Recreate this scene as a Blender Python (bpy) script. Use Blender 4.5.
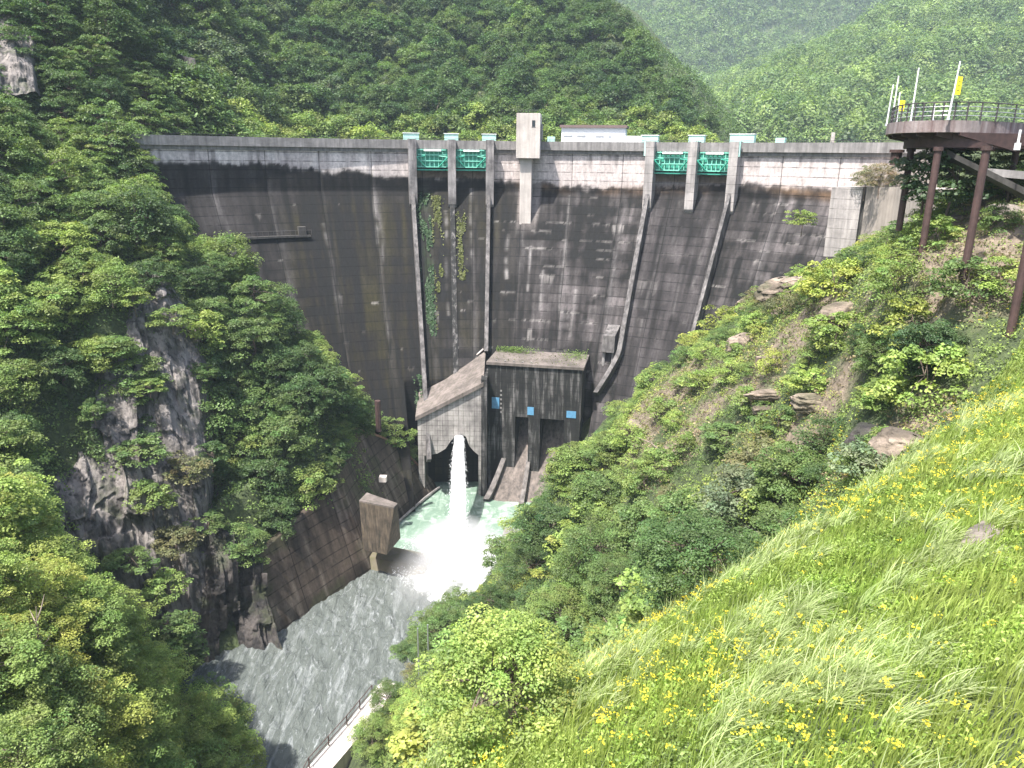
import bpy, math
import numpy as np
from math import radians, sin, cos, pi
from mathutils import Matrix, Vector

for o in list(bpy.data.objects):
    bpy.data.objects.remove(o)
scene = bpy.context.scene
COL = scene.collection

# ------------------------------------------------------------------ camera
F, PITCH, ROLL = 765.0, radians(16.667), radians(0.678)
cam_d = bpy.data.cameras.new("camera")
cam_d.sensor_width = 36.0
cam_d.lens = F * 36.0 / 1024.0
cam_d.clip_start, cam_d.clip_end = 0.1, 5000
cam = bpy.data.objects.new("camera", cam_d)
COL.objects.link(cam)
r0 = Vector((1, 0, 0)); u0 = Vector((0, sin(PITCH), cos(PITCH))); fw = Vector((0, cos(PITCH), -sin(PITCH)))
ri = cos(ROLL) * r0 + sin(ROLL) * u0
up = -sin(ROLL) * r0 + cos(ROLL) * u0
cam.matrix_world = Matrix(((ri.x, up.x, -fw.x, 0), (ri.y, up.y, -fw.y, 0), (ri.z, up.z, -fw.z, 0), (0, 0, 0, 1)))
scene.camera = cam

# ------------------------------------------------------------------ sky and sun
SUN = Vector((-0.31, -0.32, 0.90)).normalized()      # towards the sun
sun_el = math.asin(SUN.z)
sun_az = math.atan2(SUN.x, SUN.y)
world = bpy.data.worlds.new("World")
scene.world = world
world.use_nodes = True
wn = world.node_tree
bg = wn.nodes["Background"]
sky = wn.nodes.new("ShaderNodeTexSky")
sky.sky_type = 'NISHITA'
sky.sun_disc = False
sky.sun_elevation = sun_el
sky.sun_rotation = sun_az
sky.air_density = 1.0
sky.dust_density = 3.0
wn.links.new(sky.outputs[0], bg.inputs[0])
bg.inputs[1].default_value = 0.13
sun_d = bpy.data.lights.new("sun", 'SUN')
sun_d.energy = 4.6
sun_d.angle = radians(1.2)
sun_d.color = (1.0, 0.96, 0.9)
sun = bpy.data.objects.new("sun", sun_d)
COL.objects.link(sun)
sun.rotation_euler = SUN.to_track_quat('Z', 'Y').to_euler()
scene.view_settings.view_transform = 'Standard'
scene.view_settings.look = 'None'
scene.view_settings.gamma = 1.0
scene.view_settings.exposure = 1.35
scene.cycles.max_bounces = 6
scene.cycles.diffuse_bounces = 3
scene.cycles.glossy_bounces = 2
scene.cycles.transmission_bounces = 3
scene.cycles.volume_bounces = 1
scene.cycles.transparent_max_bounces = 6
scene.cycles.use_denoising = True

WATER = -57.0
rng = np.random.default_rng(7)

# ------------------------------------------------------------------ helpers
def ray(x, y):
    a = (x - 512) / F; b = (y - 384) / F; c, s = cos(ROLL), sin(ROLL)
    u = a * c + b * s; v = -a * s + b * c
    return np.array([u, cos(PITCH) - v * sin(PITCH), -sin(PITCH) - v * cos(PITCH)])
def at(x, y, d): return ray(x, y) * d
def atz(x, y, z):
    q = ray(x, y); return q * (z / q[2])
def proj(P):
    P = np.asarray(P, float); x, y, z = P[..., 0], P[..., 1], P[..., 2]
    d = y * cos(PITCH) - z * sin(PITCH)
    dd = np.where(np.abs(d) < 1e-3, 1e-3, d)
    v = -(y * sin(PITCH) + z * cos(PITCH)) / dd; u = x / dd
    c, s = cos(ROLL), sin(ROLL)
    return 512 + F * (u * c - v * s), 384 + F * (u * s + v * c), d

def _hash(ix, iy, iz, seed):
    h = (ix * 374761393 + iy * 668265263 + iz * 2147483647 + seed * 974711) & 0xffffffff
    h = ((h ^ (h >> 13)) * 1274126177) & 0xffffffff
    h = ((h ^ (h >> 16)) * 2246822519) & 0xffffffff
    return ((h ^ (h >> 15)) & 0xffffff) / float(0xffffff)
def vnoise(x, y, z=0.0, seed=0):
    x, y, z = np.broadcast_arrays(np.asarray(x, float), np.asarray(y, float), np.asarray(z, float))
    xi, yi, zi = np.floor(x).astype(np.int64), np.floor(y).astype(np.int64), np.floor(z).astype(np.int64)
    fx, fy, fz = x - xi, y - yi, z - zi
    fx, fy, fz = [t * t * (3 - 2 * t) for t in (fx, fy, fz)]
    r = 0
    for dx in (0, 1):
        for dy in (0, 1):
            for dz in (0, 1):
                w = (fx if dx else 1 - fx) * (fy if dy else 1 - fy) * (fz if dz else 1 - fz)
                r = r + w * _hash(xi + dx, yi + dy, zi + dz, seed)
    return r * 2 - 1
def fbm(x, y, z=0.0, oct=4, seed=0):
    r = 0; a = 1.0; f = 1.0; t = 0
    for k in range(oct):
        r = r + a * vnoise(np.asarray(x) * f, np.asarray(y) * f, np.asarray(z) * f, seed + k * 17); t += a
        a *= 0.5; f *= 2.03
    return r / t
def sstep(a, b, x):
    t = np.clip((np.asarray(x, float) - a) / (b - a), 0, 1); return t * t * (3 - 2 * t)

def mesh_np(name, V, Fc, mat=None, smooth=False, col=None, uv=None):
    """V (n,3) ; Fc (m,k) one face size ; col (n,3) per-vertex colour ; uv (n,2) per-vertex uv"""
    V = np.ascontiguousarray(V, dtype=np.float32); Fc = np.ascontiguousarray(Fc, dtype=np.int32)
    me = bpy.data.meshes.new(name)
    k = Fc.shape[1]; m = len(Fc)
    me.vertices.add(len(V)); me.vertices.foreach_set("co", V.ravel())
    me.loops.add(m * k); me.loops.foreach_set("vertex_index", Fc.ravel())
    me.polygons.add(m)
    me.polygons.foreach_set("loop_start", np.arange(0, m * k, k, dtype=np.int32))
    try:
        me.polygons.foreach_set("loop_total", np.full(m, k, dtype=np.int32))
    except Exception:
        pass
    if smooth: me.polygons.foreach_set("use_smooth", np.ones(m, dtype=bool))
    me.update(calc_edges=True)
    if col is not None:
        a = me.color_attributes.new("tint", 'FLOAT_COLOR', 'POINT')
        c = np.ones((len(V), 4), dtype=np.float32); c[:, :3] = col
        a.data.foreach_set("color", c.ravel())
    if uv is not None:
        l = me.uv_layers.new(name="uv")
        l.data.foreach_set("uv", np.ascontiguousarray(uv[Fc.ravel()], dtype=np.float32).ravel())
    if mat: me.materials.append(mat)
    return me
def link(name, me, parent=None, loc=None):
    o = bpy.data.objects.new(name, me); COL.objects.link(o)
    if parent is not None: o.parent = parent
    if loc is not None: o.location = loc
    return o
def empty(name, loc=(0, 0, 0), rz=0.0):
    o = bpy.data.objects.new(name, None); COL.objects.link(o)
    o.location = tuple(float(t) for t in loc); o.rotation_euler = (0, 0, rz); o.empty_display_size = 0.5
    return o
def tag(o, label=None, cat=None, group=None, kind=None):
    if label: o['label'] = label
    if cat: o['category'] = cat
    if group: o['group'] = group
    if kind: o['kind'] = kind
    return o

class MB:
    """collects simple solids into one mesh"""
    def __init__(s): s.v = []; s.f = []
    def add(s, V, Fs):
        b = len(s.v); s.v += [tuple(map(float, p)) for p in V]; s.f += [tuple(i + b for i in f) for f in Fs]
    def hexa(s, P):      # 8 points: bottom 4 ccw, top 4 ccw
        s.add(P, [(3, 2, 1, 0), (4, 5, 6, 7), (0, 1, 5, 4), (1, 2, 6, 5), (2, 3, 7, 6), (3, 0, 4, 7)])
    def box(s, x0, x1, y0, y1, z0, z1):
        s.hexa([(x0, y0, z0), (x1, y0, z0), (x1, y1, z0), (x0, y1, z0), (x0, y0, z1), (x1, y0, z1), (x1, y1, z1), (x0, y1, z1)])
    def obox(s, c, ax, ay, hx, hy, z0, z1):   # oriented box
        ax = np.array(ax, float); ay = np.array(ay, float); c = np.array(c, float)
        q = [c - ax * hx - ay * hy, c + ax * hx - ay * hy, c + ax * hx + ay * hy, c - ax * hx + ay * hy]
        s.hexa([(p[0], p[1], z0) for p in q] + [(p[0], p[1], z1) for p in q])
    def tube(s, pts, r, n=8, cap=True):
        pts = [Vector(tuple(map(float, p))) for p in pts]
        rs = r if isinstance(r, (list, tuple)) else [r] * len(pts)
        b = len(s.v)
        for i, p in enumerate(pts):
            d = (pts[min(i + 1, len(pts) - 1)] - pts[max(i - 1, 0)]).normalized()
            a = Vector((0, 0, 1)) if abs(d.z) < 0.9 else Vector((1, 0, 0))
            e1 = d.cross(a).normalized(); e2 = d.cross(e1)
            for k in range(n):
                t = 2 * pi * k / n
                q = p + (e1 * cos(t) + e2 * sin(t)) * rs[i]; s.v.append((q.x, q.y, q.z))
        for i in range(len(pts) - 1):
            for k in range(n):
                k2 = (k + 1) % n
                s.f.append((b + i * n + k, b + (i + 1) * n + k, b + (i + 1) * n + k2, b + i * n + k2))
        if cap:
            s.f.append(tuple(b + k for k in range(n)))
            s.f.append(tuple(b + (len(pts) - 1) * n + k for k in range(n - 1, -1, -1)))
    def build(s, name, mat, parent=None, bevel=0.0, smooth=False):
        me = bpy.data.meshes.new(name); me.from_pydata(s.v, [], s.f); me.update()
        if mat: me.materials.append(mat)
        if smooth: me.polygons.foreach_set("use_smooth", np.ones(len(me.polygons), dtype=bool))
        o = link(name, me, parent)
        if bevel:
            b = o.modifiers.new("bevel", 'BEVEL'); b.width = bevel; b.segments = 2; b.limit_method = 'ANGLE'
        return o

# ------------------------------------------------------------------ materials
def newmat(name):
    m = bpy.data.materials.new(name); m.use_nodes = True
    nt = m.node_tree; b = nt.nodes["Principled BSDF"]
    return m, nt, b
def N(nt, typ, **kw):
    n = nt.nodes.new(typ)
    for k, v in kw.items():
        if k.startswith("i_"):
            key = k[2:]
            key = int(key) if key.isdigit() else key
            n.inputs[key].default_value = v
        else: setattr(n, k, v)
    return n
def L(nt, a, b): nt.links.new(a, b)
def mixc(nt, fac, a, b, typ='MIX'):
    n = nt.nodes.new("ShaderNodeMix"); n.data_type = 'RGBA'; n.blend_type = typ
    for i, val in ((0, fac), (6, a), (7, b)):
        if hasattr(val, "links") or hasattr(val, "is_linked"): nt.links.new(val, n.inputs[i])
        elif isinstance(val, (int, float)): n.inputs[i].default_value = val
        else: n.inputs[i].default_value = (*val, 1)
    return n.outputs[2]
def noise(nt, vec, scale, detail=4, rough=0.6, dist=0.0):
    n = N(nt, "ShaderNodeTexNoise"); n.inputs["Scale"].default_value = scale
    n.inputs["Detail"].default_value = detail; n.inputs["Roughness"].default_value = rough
    n.inputs["Distortion"].default_value = dist
    if vec is not None: L(nt, vec, n.inputs["Vector"])
    return n.outputs["Fac"]
def ramp(nt, fac, stops):
    n = N(nt, "ShaderNodeValToRGB"); e = n.color_ramp.elements
    while len(e) < len(stops): e.new(0.5)
    for q, (p, c) in zip(e, stops):
        q.position = p; q.color = (c, c, c, 1) if isinstance(c, (int, float)) else (*c, 1)
    L(nt, fac, n.inputs[0]); return n.outputs[0]
def bump(nt, b, h, strength, dist=0.1):
    n = N(nt, "ShaderNodeBump"); n.inputs["Strength"].default_value = strength; n.inputs["Distance"].default_value = dist
    L(nt, h, n.inputs["Height"]); L(nt, n.outputs[0], b.inputs["Normal"]); return n
def coords(nt, which="Object", scale=None):
    t = N(nt, "ShaderNodeTexCoord").outputs[which]
    if scale:
        m = N(nt, "ShaderNodeMapping"); m.inputs["Scale"].default_value = scale; L(nt, t, m.inputs[0]); return m.outputs[0]
    return t

def concrete(name, c1, c2, streak=0.5, scale=1.0, rough=0.9, rp_=(0.35, 0.65), grid=None):
    """weathered concrete: vertical streaks, blotches"""
    m, nt, b = newmat(name)
    v = coords(nt); vs = coords(nt, scale=(1.6 * scale, 1.6 * scale, 0.12 * scale))
    a = noise(nt, vs, 1.0, 5, 0.65); c = noise(nt, v, 0.35 * scale, 6, 0.65)
    f = ramp(nt, a, [(rp_[0], 0.0), (rp_[1], 1.0)])
    col = mixc(nt, f, c1, c2) if rp_[0] < .45 else mixc(nt, f, c2, c1)
    col = mixc(nt, ramp(nt, c, [(0.35, streak), (0.6, 0.0)]), col, tuple(x * 0.35 for x in c2))
    if grid:
        sx = N(nt, "ShaderNodeSeparateXYZ"); L(nt, v, sx.inputs[0])
        for src, per in ((sx.outputs[0], grid[0]), (sx.outputs[2], grid[1])):
            ma = N(nt, "ShaderNodeMath", operation='MULTIPLY_ADD', i_1=1.0 / per, i_2=100.0); L(nt, src, ma.inputs[0])
            fr = N(nt, "ShaderNodeMath", operation='FRACT'); L(nt, ma.outputs[0], fr.inputs[0])
            lt = N(nt, "ShaderNodeMath", operation='LESS_THAN', i_1=0.09 / per); L(nt, fr.outputs[0], lt.inputs[0])
            wk = N(nt, "ShaderNodeMath", operation='MULTIPLY'); L(nt, lt.outputs[0], wk.inputs[0]); L(nt, ramp(nt, noise(nt, v, 0.9, 3, .5), [(0.35, 0.2), (0.6, 0.9)]), wk.inputs[1])
            col = mixc(nt, wk.outputs[0], col, (0.35, 0.34, 0.33), 'MULTIPLY')
    L(nt, col, b.inputs["Base Color"]); b.inputs["Roughness"].default_value = rough
    bump(nt, b, noise(nt, v, 3.0, 6, 0.7), 0.5, 0.08)
    return m
def plain(name, c, rough=0.6, metal=0.0, var=0.15):
    m, nt, b = newmat(name)
    n = noise(nt, coords(nt), 2.5, 5, 0.6)
    col = mixc(nt, ramp(nt, n, [(0.3, 0.0), (0.7, 1.0)]), tuple(x * (1 - var) for x in c), tuple(min(1, x * (1 + var)) for x in c))
    L(nt, col, b.inputs["Base Color"]); b.inputs["Roughness"].default_value = rough; b.inputs["Metallic"].default_value = metal
    return m

def leafmat(name, use_tint=False, trans=0.32):
    m, nt, b = newmat(name)
    out = nt.nodes["Material Output"]
    info = N(nt, "ShaderNodeObjectInfo")
    if use_tint:
        col = N(nt, "ShaderNodeAttribute", attribute_name="tint").outputs["Color"]
    else:
        tint = N(nt, "ShaderNodeAttribute", attribute_name="tint").outputs["Color"]
        col = mixc(nt, 1.0, info.outputs["Color"], tint, 'MULTIPLY')
    geo = N(nt, "ShaderNodeNewGeometry")
    n2 = noise(nt, geo.outputs["Position"], 0.9, 3, 0.6)
    hsv = N(nt, "ShaderNodeHueSaturation")
    mr = N(nt, "ShaderNodeMapRange"); mr.inputs[1].default_value = 0.3; mr.inputs[2].default_value = 0.7
    mr.inputs[3].default_value = 0.75; mr.inputs[4].default_value = 1.3
    L(nt, n2, mr.inputs[0]); L(nt, mr.outputs[0], hsv.inputs["Value"])
    mh = N(nt, "ShaderNodeMapRange"); mh.inputs[3].default_value = 0.485; mh.inputs[4].default_value = 0.515
    L(nt, noise(nt, geo.outputs["Position"], 0.23, 2, 0.5), mh.inputs[0]); L(nt, mh.outputs[0], hsv.inputs["Hue"])
    L(nt, col, hsv.inputs["Color"])
    L(nt, hsv.outputs[0], b.inputs["Base Color"]); b.inputs["Roughness"].default_value = 0.5
    b.inputs["Specular IOR Level"].default_value = 0.3
    tr = N(nt, "ShaderNodeBsdfTranslucent")
    tc = mixc(nt, 1.0, hsv.outputs[0], (1.25, 1.35, 0.55), 'MULTIPLY')
    L(nt, tc, tr.inputs[0])
    mx = N(nt, "ShaderNodeMixShader"); mx.inputs[0].default_value = trans
    L(nt, b.outputs[0], mx.inputs[1]); L(nt, tr.outputs[0], mx.inputs[2]); L(nt, mx.outputs[0], out.inputs[0])
    return m

M = {}
M['leaf'] = leafmat("leaf")
M['cover'] = leafmat("leaf_cover", True)
M['grass'] = leafmat("grass_blade", True, 0.4)
M['bark'] = plain("bark", (0.12, 0.09, 0.07), 0.9, 0, 0.4)
M['deadwood'] = plain("dead_wood", (0.22, 0.175, 0.14), 0.85, 0, 0.3)
M['conc_light'] = concrete("light_concrete", (0.46, 0.42, 0.40), (0.27, 0.25, 0.24), 0.5, 1.0, 0.9, (0.35, 0.65), (40, 1.5))
M['conc_pale'] = concrete("pale_concrete", (0.60, 0.545, 0.50), (0.44, 0.39, 0.355), 0.3)
M['buff'] = concrete("buff_concrete", (0.44, 0.38, 0.33), (0.30, 0.26, 0.225), 0.35)
M['conc_mid'] = concrete("grey_concrete", (0.32, 0.30, 0.29), (0.17, 0.16, 0.155), 0.5)
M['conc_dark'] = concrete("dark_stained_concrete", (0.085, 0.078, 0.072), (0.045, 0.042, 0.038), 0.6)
M['conc_streak'] = concrete("black_streaked_concrete", (0.17, 0.16, 0.155), (0.016, 0.016, 0.015), 0.9, 1.0, 0.9, (0.50, 0.66), (1.8, 0.9))
M['conc_roof'] = concrete("mossy_roof_concrete", (0.21, 0.175, 0.16), (0.11, 0.095, 0.08), 0.6)
M['green'] = plain("green_gate_paint", (0.05, 0.36, 0.25), 0.45, 0, 0.2)
M['green_dark'] = plain("green_gate_skin", (0.045, 0.30, 0.215), 0.5, 0, 0.25)
M['pale_green'] = plain("pale_green_paint", (0.42, 0.66, 0.58), 0.5, 0, 0.1)
M['white'] = plain("white_paint", (0.8, 0.8, 0.79), 0.5, 0, 0.04)
M['brown_roof'] = plain("brown_roof", (0.16, 0.11, 0.10), 0.7)
M['steel'] = plain("galvanised_steel", (0.45, 0.46, 0.47), 0.4, 0.6)
M['dark_rail'] = plain("dark_rail", (0.05, 0.045, 0.045), 0.6)
M['rust'] = plain("rusty_brown_steel", (0.062, 0.034, 0.030), 0.7, 0.0, 0.35)
M['yellow'] = plain("yellow_cloth", (0.85, 0.72, 0.03), 0.8, 0, 0.05)
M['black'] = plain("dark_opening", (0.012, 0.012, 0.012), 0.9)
M['blue'] = plain("blue_panel", (0.10, 0.26, 0.42), 0.4)
M['glass'] = plain("window_glass", (0.03, 0.04, 0.05), 0.15)
M['fascia'] = concrete("purple_brown_fascia", (0.36, 0.31, 0.30), (0.15, 0.10, 0.095), 0.3)

# terrain material: soil, rock and low green by slope and noise
def terrain_mat():
    m, nt, b = newmat("ground_soil")
    v = N(nt, "ShaderNodeNewGeometry").outputs["Position"]
    a = noise(nt, v, 0.25, 6, 0.65); c = noise(nt, v, 1.7, 6, 0.7)
    soil = mixc(nt, ramp(nt, c, [(0.35, 0.0), (0.65, 1.0)]), (0.10, 0.078, 0.055), (0.25, 0.20, 0.15))
    veg = mixc(nt, ramp(nt, c, [(0.35, 0.0), (0.65, 1.0)]), (0.03, 0.042, 0.018), (0.075, 0.10, 0.036))
    t = N(nt, "ShaderNodeAttribute", attribute_name="tint").outputs["Color"]
    sep = N(nt, "ShaderNodeSeparateColor"); L(nt, t, sep.inputs[0])
    ad = N(nt, "ShaderNodeMath", operation='ADD'); L(nt, sep.outputs[0], ad.inputs[0])
    ms = N(nt, "ShaderNodeMath", operation='MULTIPLY_ADD', i_1=0.9, i_2=-0.45); L(nt, a, ms.inputs[0]); L(nt, ms.outputs[0], ad.inputs[1])
    col = mixc(nt, ramp(nt, ad.outputs[0], [(0.35, 0.0), (0.55, 1.0)]), veg, soil)
    L(nt, col, b.inputs["Base Color"]); b.inputs["Roughness"].default_value = 0.95
    bump(nt, b, c, 0.8, 0.4)
    return m
M['ground'] = terrain_mat()

def rock_mat(name, c1, c2, vs=(0.5, 0.5, 0.08), moss=0.5, streaks=False):
    m, nt, b = newmat(name)
    v = N(nt, "ShaderNodeNewGeometry").outputs["Position"]
    mp = N(nt, "ShaderNodeMapping"); mp.inputs["Scale"].default_value = vs; L(nt, v, mp.inputs[0])
    a = noise(nt, mp.outputs[0], 1.0, 7, 0.62, 0.0); c = noise(nt, v, 1.2, 7, 0.7); d = noise(nt, v, 0.3, 4, 0.6)
    col = mixc(nt, ramp(nt, a, [(0.44, 0.0), (0.56, 1.0)]), c2, c1)
    col = mixc(nt, ramp(nt, c, [(0.33, 0.7), (0.47, 0.0)]), col, tuple(x * 0.25 for x in c2))
    if streaks:
        mp2 = N(nt, "ShaderNodeMapping"); mp2.inputs["Scale"].default_value = (1.3, 1.3, 0.03); L(nt, v, mp2.inputs[0])
        st = noise(nt, mp2.outputs[0], 1.0, 4, 0.55)
        col = mixc(nt, ramp(nt, st, [(0.36, 0.85), (0.45, 0.0)]), col, (0.018, 0.017, 0.018))
    col = mixc(nt, ramp(nt, d, [(0.52, 0.0), (0.64, moss)]), col, (0.045, 0.06, 0.02))
    L(nt, col, b.inputs["Base Color"]); b.inputs["Roughness"].default_value = 0.9
    bump(nt, b, c, 0.8, 0.25)
    return m
M['rock'] = rock_mat("cliff_rock", (0.225, 0.20, 0.185), (0.095, 0.085, 0.078), (0.8, 0.8, 0.05), 0.5, True)
M['rock_dark'] = rock_mat("wet_rock", (0.075, 0.065, 0.06), (0.02, 0.018, 0.018), (0.4, 0.4, 0.4), 0.5)
M['rock_tan'] = rock_mat("tan_rock", (0.27, 0.215, 0.17), (0.10, 0.08, 0.06), (0.25, 0.25, 1.2), 0.4)
M['rock_grey'] = rock_mat("smooth_grey_rock", (0.21, 0.18, 0.155), (0.13, 0.11, 0.095), (0.6, 0.6, 0.6), 0.15)

# ------------------------------------------------------------------ terrain heightfield
CP = []
def cp(*a):
    for p in a: CP.append(p)
def cpx(*a):
    for x, y, d in a: CP.append(tuple(at(x, y, d)))
# river bed
cp((-24, 48, -61), (-25, 62, -61), (-29, 75, -61), (-22, 84, -61), (-13, 94, -61), (-9, 108, -61), (-3, 118, -61), (-20, 30, -61), (-20, 10, -60), (-8, 124, -61), (-10, 131, -61), (-15, 123.5, -61), (-17, 116, -61), (-19.5, 107, -62), (-21.5, 101, -62))
# left shore and slope
cp((-31, 58, -56), (-38, 70, -57), (-40, 78, -52), (-35, 86, -42), (-36, 86, -38), (-30, 96, -38), (-27, 101, -39), (-25, 113, -42), (-20, 123, -47),
   (-26, 89, -60), (-22.5, 96, -60), (-20, 104, -60), (-32, 96, -46), (-18, 115, -59), (-31, 84.5, -56))
cpx((250, 475, 97), (320, 445, 106), (375, 458, 114), (300, 372, 110), (250, 305, 112), (200, 262, 114), (150, 232, 114))
cp((-59, 128, -11), (-51, 131, -19), (-37, 129, -33), (-23, 124, -47), (-62, 128, 1.5), (-66, 133, 5))
cpx((60, 340, 92), (0, 340, 85), (0, 240, 96), (60, 210, 108), (110, 170, 122), (0, 110, 120), (50, 50, 130), (100, 10, 142), (0, 10, 132),
    (110, 302, 93), (170, 330, 99), (212, 400, 104), (212, 500, 102), (205, 620, 99), (45, 505, 85), (120, 550, 90), (170, 610, 95), (100, 420, 86), (30, 420, 82),
    (100, 690, 55), (0, 570, 50), (0, 768, 38), (230, 800, 62), (185, 710, 66), (100, 780, 48), (60, 560, 62), (140, 640, 70))
cp((-60, 30, -22), (-62, 60, -14), (-42, 8, -34), (-105, 60, 12), (-105, 110, 42), (-26, 22, -45), (-95, 0, -5), (-100, 150, 60))
# right bank
cp((-17.5, 50, -54.3), (-14.5, 60, -54.3), (-10.5, 70, -54.2), (-5, 86, -54), (0, 100, -54), (5, 108, -53), (9, 121, -50), (22, 121, -38), (40, 122, -26), (51, 122, -16), (60, 118, -6))
cp((-19.5, 50, -60), (-16.5, 60, -60), (-12.5, 71, -60), (-8, 85, -60), (-3.5, 97, -60), (1, 108, -60), (5, 119, -60))
cpx((400, 700, 72), (450, 635, 76), (550, 575, 80), (565, 485, 92), (600, 445, 98), (640, 405, 100), (700, 335, 95), (760, 302, 90), (850, 258, 84), (870, 255, 78), (890, 248, 70), (908, 238, 62),
    (926, 226, 50.5), (968, 253, 46.5), (1020, 262, 46), (985, 195, 60), (800, 385, 62), (700, 425, 72), (620, 505, 78), (700, 505, 64), (780, 455, 58),
    (850, 405, 54), (930, 335, 50), (1010, 305, 46), (620, 605, 66), (700, 565, 56), (550, 665, 64), (480, 745, 66), (830, 490, 45), (930, 425, 41),
    (640, 640, 55), (1024, 370, 41), (750, 540, 52))
# near grass shoulder
cpx((1000, 768, 12), (700, 768, 15), (560, 768, 19), (420, 775, 24), (560, 695, 26), (700, 605, 28), (830, 525, 31), (930, 450, 35), (1024, 390, 38), (850, 640, 19), (1000, 560, 20), (300, 900, 30), (700, 680, 20))
cp((0, 0, -7.5), (0, 5, -9), (-8, 4, -19), (12, 0, -6), (22, 6, -4.5), (33, 20, -3), (38, 35, -3), (42, 46, 0), (62, 40, 1), (46, 76, -4), (56, 72, 2), (56, 104, -9), (62, 122, 1), (85, 80, 2), (105, 30, 3), (95, 120, 2), (-12, 14, -34), (-10, 28, -42), (-4, 36, -34))
# under and behind the dam
cp((0, 130, -55), (0, 150, -28), (-30, 150, -22), (30, 148, -22), (0, 172, -20), (-40, 172, -12), (40, 170, -15), (58, 160, -8), (70, 150, 4))
cpx((160, 105, 160), (200, 120, 178), (250, 125, 205), (400, 130, 222), (560, 130, 222), (660, 134, 225), (200, 20, 195), (400, 20, 285), (560, 20, 300), (310, 90, 235), (500, 95, 250), (620, 110, 245), (120, 30, 170))
cp((75, 240, -8), (66, 255, 8), (60, 285, 28), (40, 325, 56), (95, 280, -10), (95, 340, 0), (70, 380, 40), (-60, 400, 110), (-150, 350, 130), (-150, 220, 95), (60, 420, 70), (120, 400, 0), (130, 250, -8), (100, 180, 2), (110, 160, 2))
CPA = np.array(CP, float)
def rbf_fit(P):
    n = len(P); d = np.hypot(P[:, None, 0] - P[None, :, 0], P[:, None, 1] - P[None, :, 1])
    A = np.zeros((n + 3, n + 3)); A[:n, :n] = d - np.eye(n) * 0.6
    A[:n, n] = 1; A[:n, n + 1:n + 3] = P[:, :2]; A[n, :n] = 1; A[n + 1:n + 3, :n] = P[:, :2].T
    return np.linalg.solve(A, np.concatenate([P[:, 2], np.zeros(3)]))
RW = rbf_fit(CPA)
def rbf_eval(x, y, P, W):
    x = np.asarray(x, float); y = np.asarray(y, float); sh = x.shape
    xf, yf = x.ravel(), y.ravel(); out = np.zeros(len(xf)); n = len(P)
    for i in range(0, len(xf), 40000):
        d = np.hypot(xf[i:i + 40000, None] - P[None, :, 0], yf[i:i + 40000, None] - P[None, :, 1])
        out[i:i + 40000] = d @ W[:n] + W[n] + xf[i:i + 40000] * W[n + 1] + yf[i:i + 40000] * W[n + 2]
    return out.reshape(sh)
def ground(x, y):
    x = np.asarray(x, float); y = np.asarray(y, float)
    z = rbf_eval(x, y, CPA, RW)
    amp = sstep(12, 60, np.hypot(x, y)) * 0.8 + 0.2
    nz = fbm(x / 9, y / 9, 0, 4, 3) * 1.3 + fbm(x / 2.2, y / 2.2, 0, 3, 9) * 0.35
    flat = sstep(-59.5, -50, z)
    return z + nz * amp * (0.25 + 0.75 * flat) 
def gnormal(x, y, e=1.5):
    gx = (ground(x + e, y) - ground(x - e, y)) / (2 * e); gy = (ground(x, y + e) - ground(x, y - e)) / (2 * e)
    n = np.stack([-gx, -gy, np.ones_like(gx)], -1); return n / np.linalg.norm(n, axis=-1, keepdims=True)
def grid_mesh(name, x0, x1, y0, y1, st, fn, mat, tint=None):
    xs = np.arange(x0, x1 + st * .5, st); ys = np.arange(y0, y1 + st * .5, st)
    X, Y = np.meshgrid(xs, ys); Z = fn(X, Y)
    V = np.stack([X.ravel(), Y.ravel(), Z.ravel()], 1)
    nx, ny = len(xs), len(ys); I = np.arange(nx * ny).reshape(ny, nx)
    Fc = np.stack([I[:-1, :-1].ravel(), I[:-1, 1:].ravel(), I[1:, 1:].ravel(), I[1:, :-1].ravel()], 1)
    col = None
    if tint is not None:
        t = tint(X.ravel(), Y.ravel(), Z.ravel()); col = np.stack([t, t, t], 1)
    return mesh_np(name, V, Fc, mat, True, col)
BARE = [(*at(px, py, d)[:2], r, a) for px, py, d, r, a in ((650, 445, 88, 6, 1.0), (600, 415, 96, 4, .9), (690, 425, 74, 4, .8), (790, 350, 68, 5, .8), (720, 375, 78, 4, .6), (800, 410, 56, 3.5, .9),
        (985, 245, 48, 3.8, 1.0), (960, 215, 54, 5, 1.0), (1010, 200, 54, 5, 1.0), (890, 450, 44, 3, .8), (830, 305, 74, 5, .7), (740, 455, 62, 3, .5))]
def bare(x, y, z):
    """how bare the soil is, 0..1"""
    t = np.zeros_like(x)
    for bx, by, r, a in BARE:
        t = np.maximum(t, a * np.exp(-((x - bx) ** 2 + (y - by) ** 2) / (r * r)))
    return np.clip(t * 0.68 + 0.15, 0, 1)
o = link("terrain", grid_mesh("terrain", -135, 112, -14, 162, 0.7, ground, M['ground'], bare)); tag(o, kind='structure')
o = link("hillside", grid_mesh("hillside", -200, 150, 162.2, 430, 2.5, ground, M['ground'], lambda x, y, z: x * 0 + 0.1)); tag(o, kind='structure')

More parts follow.
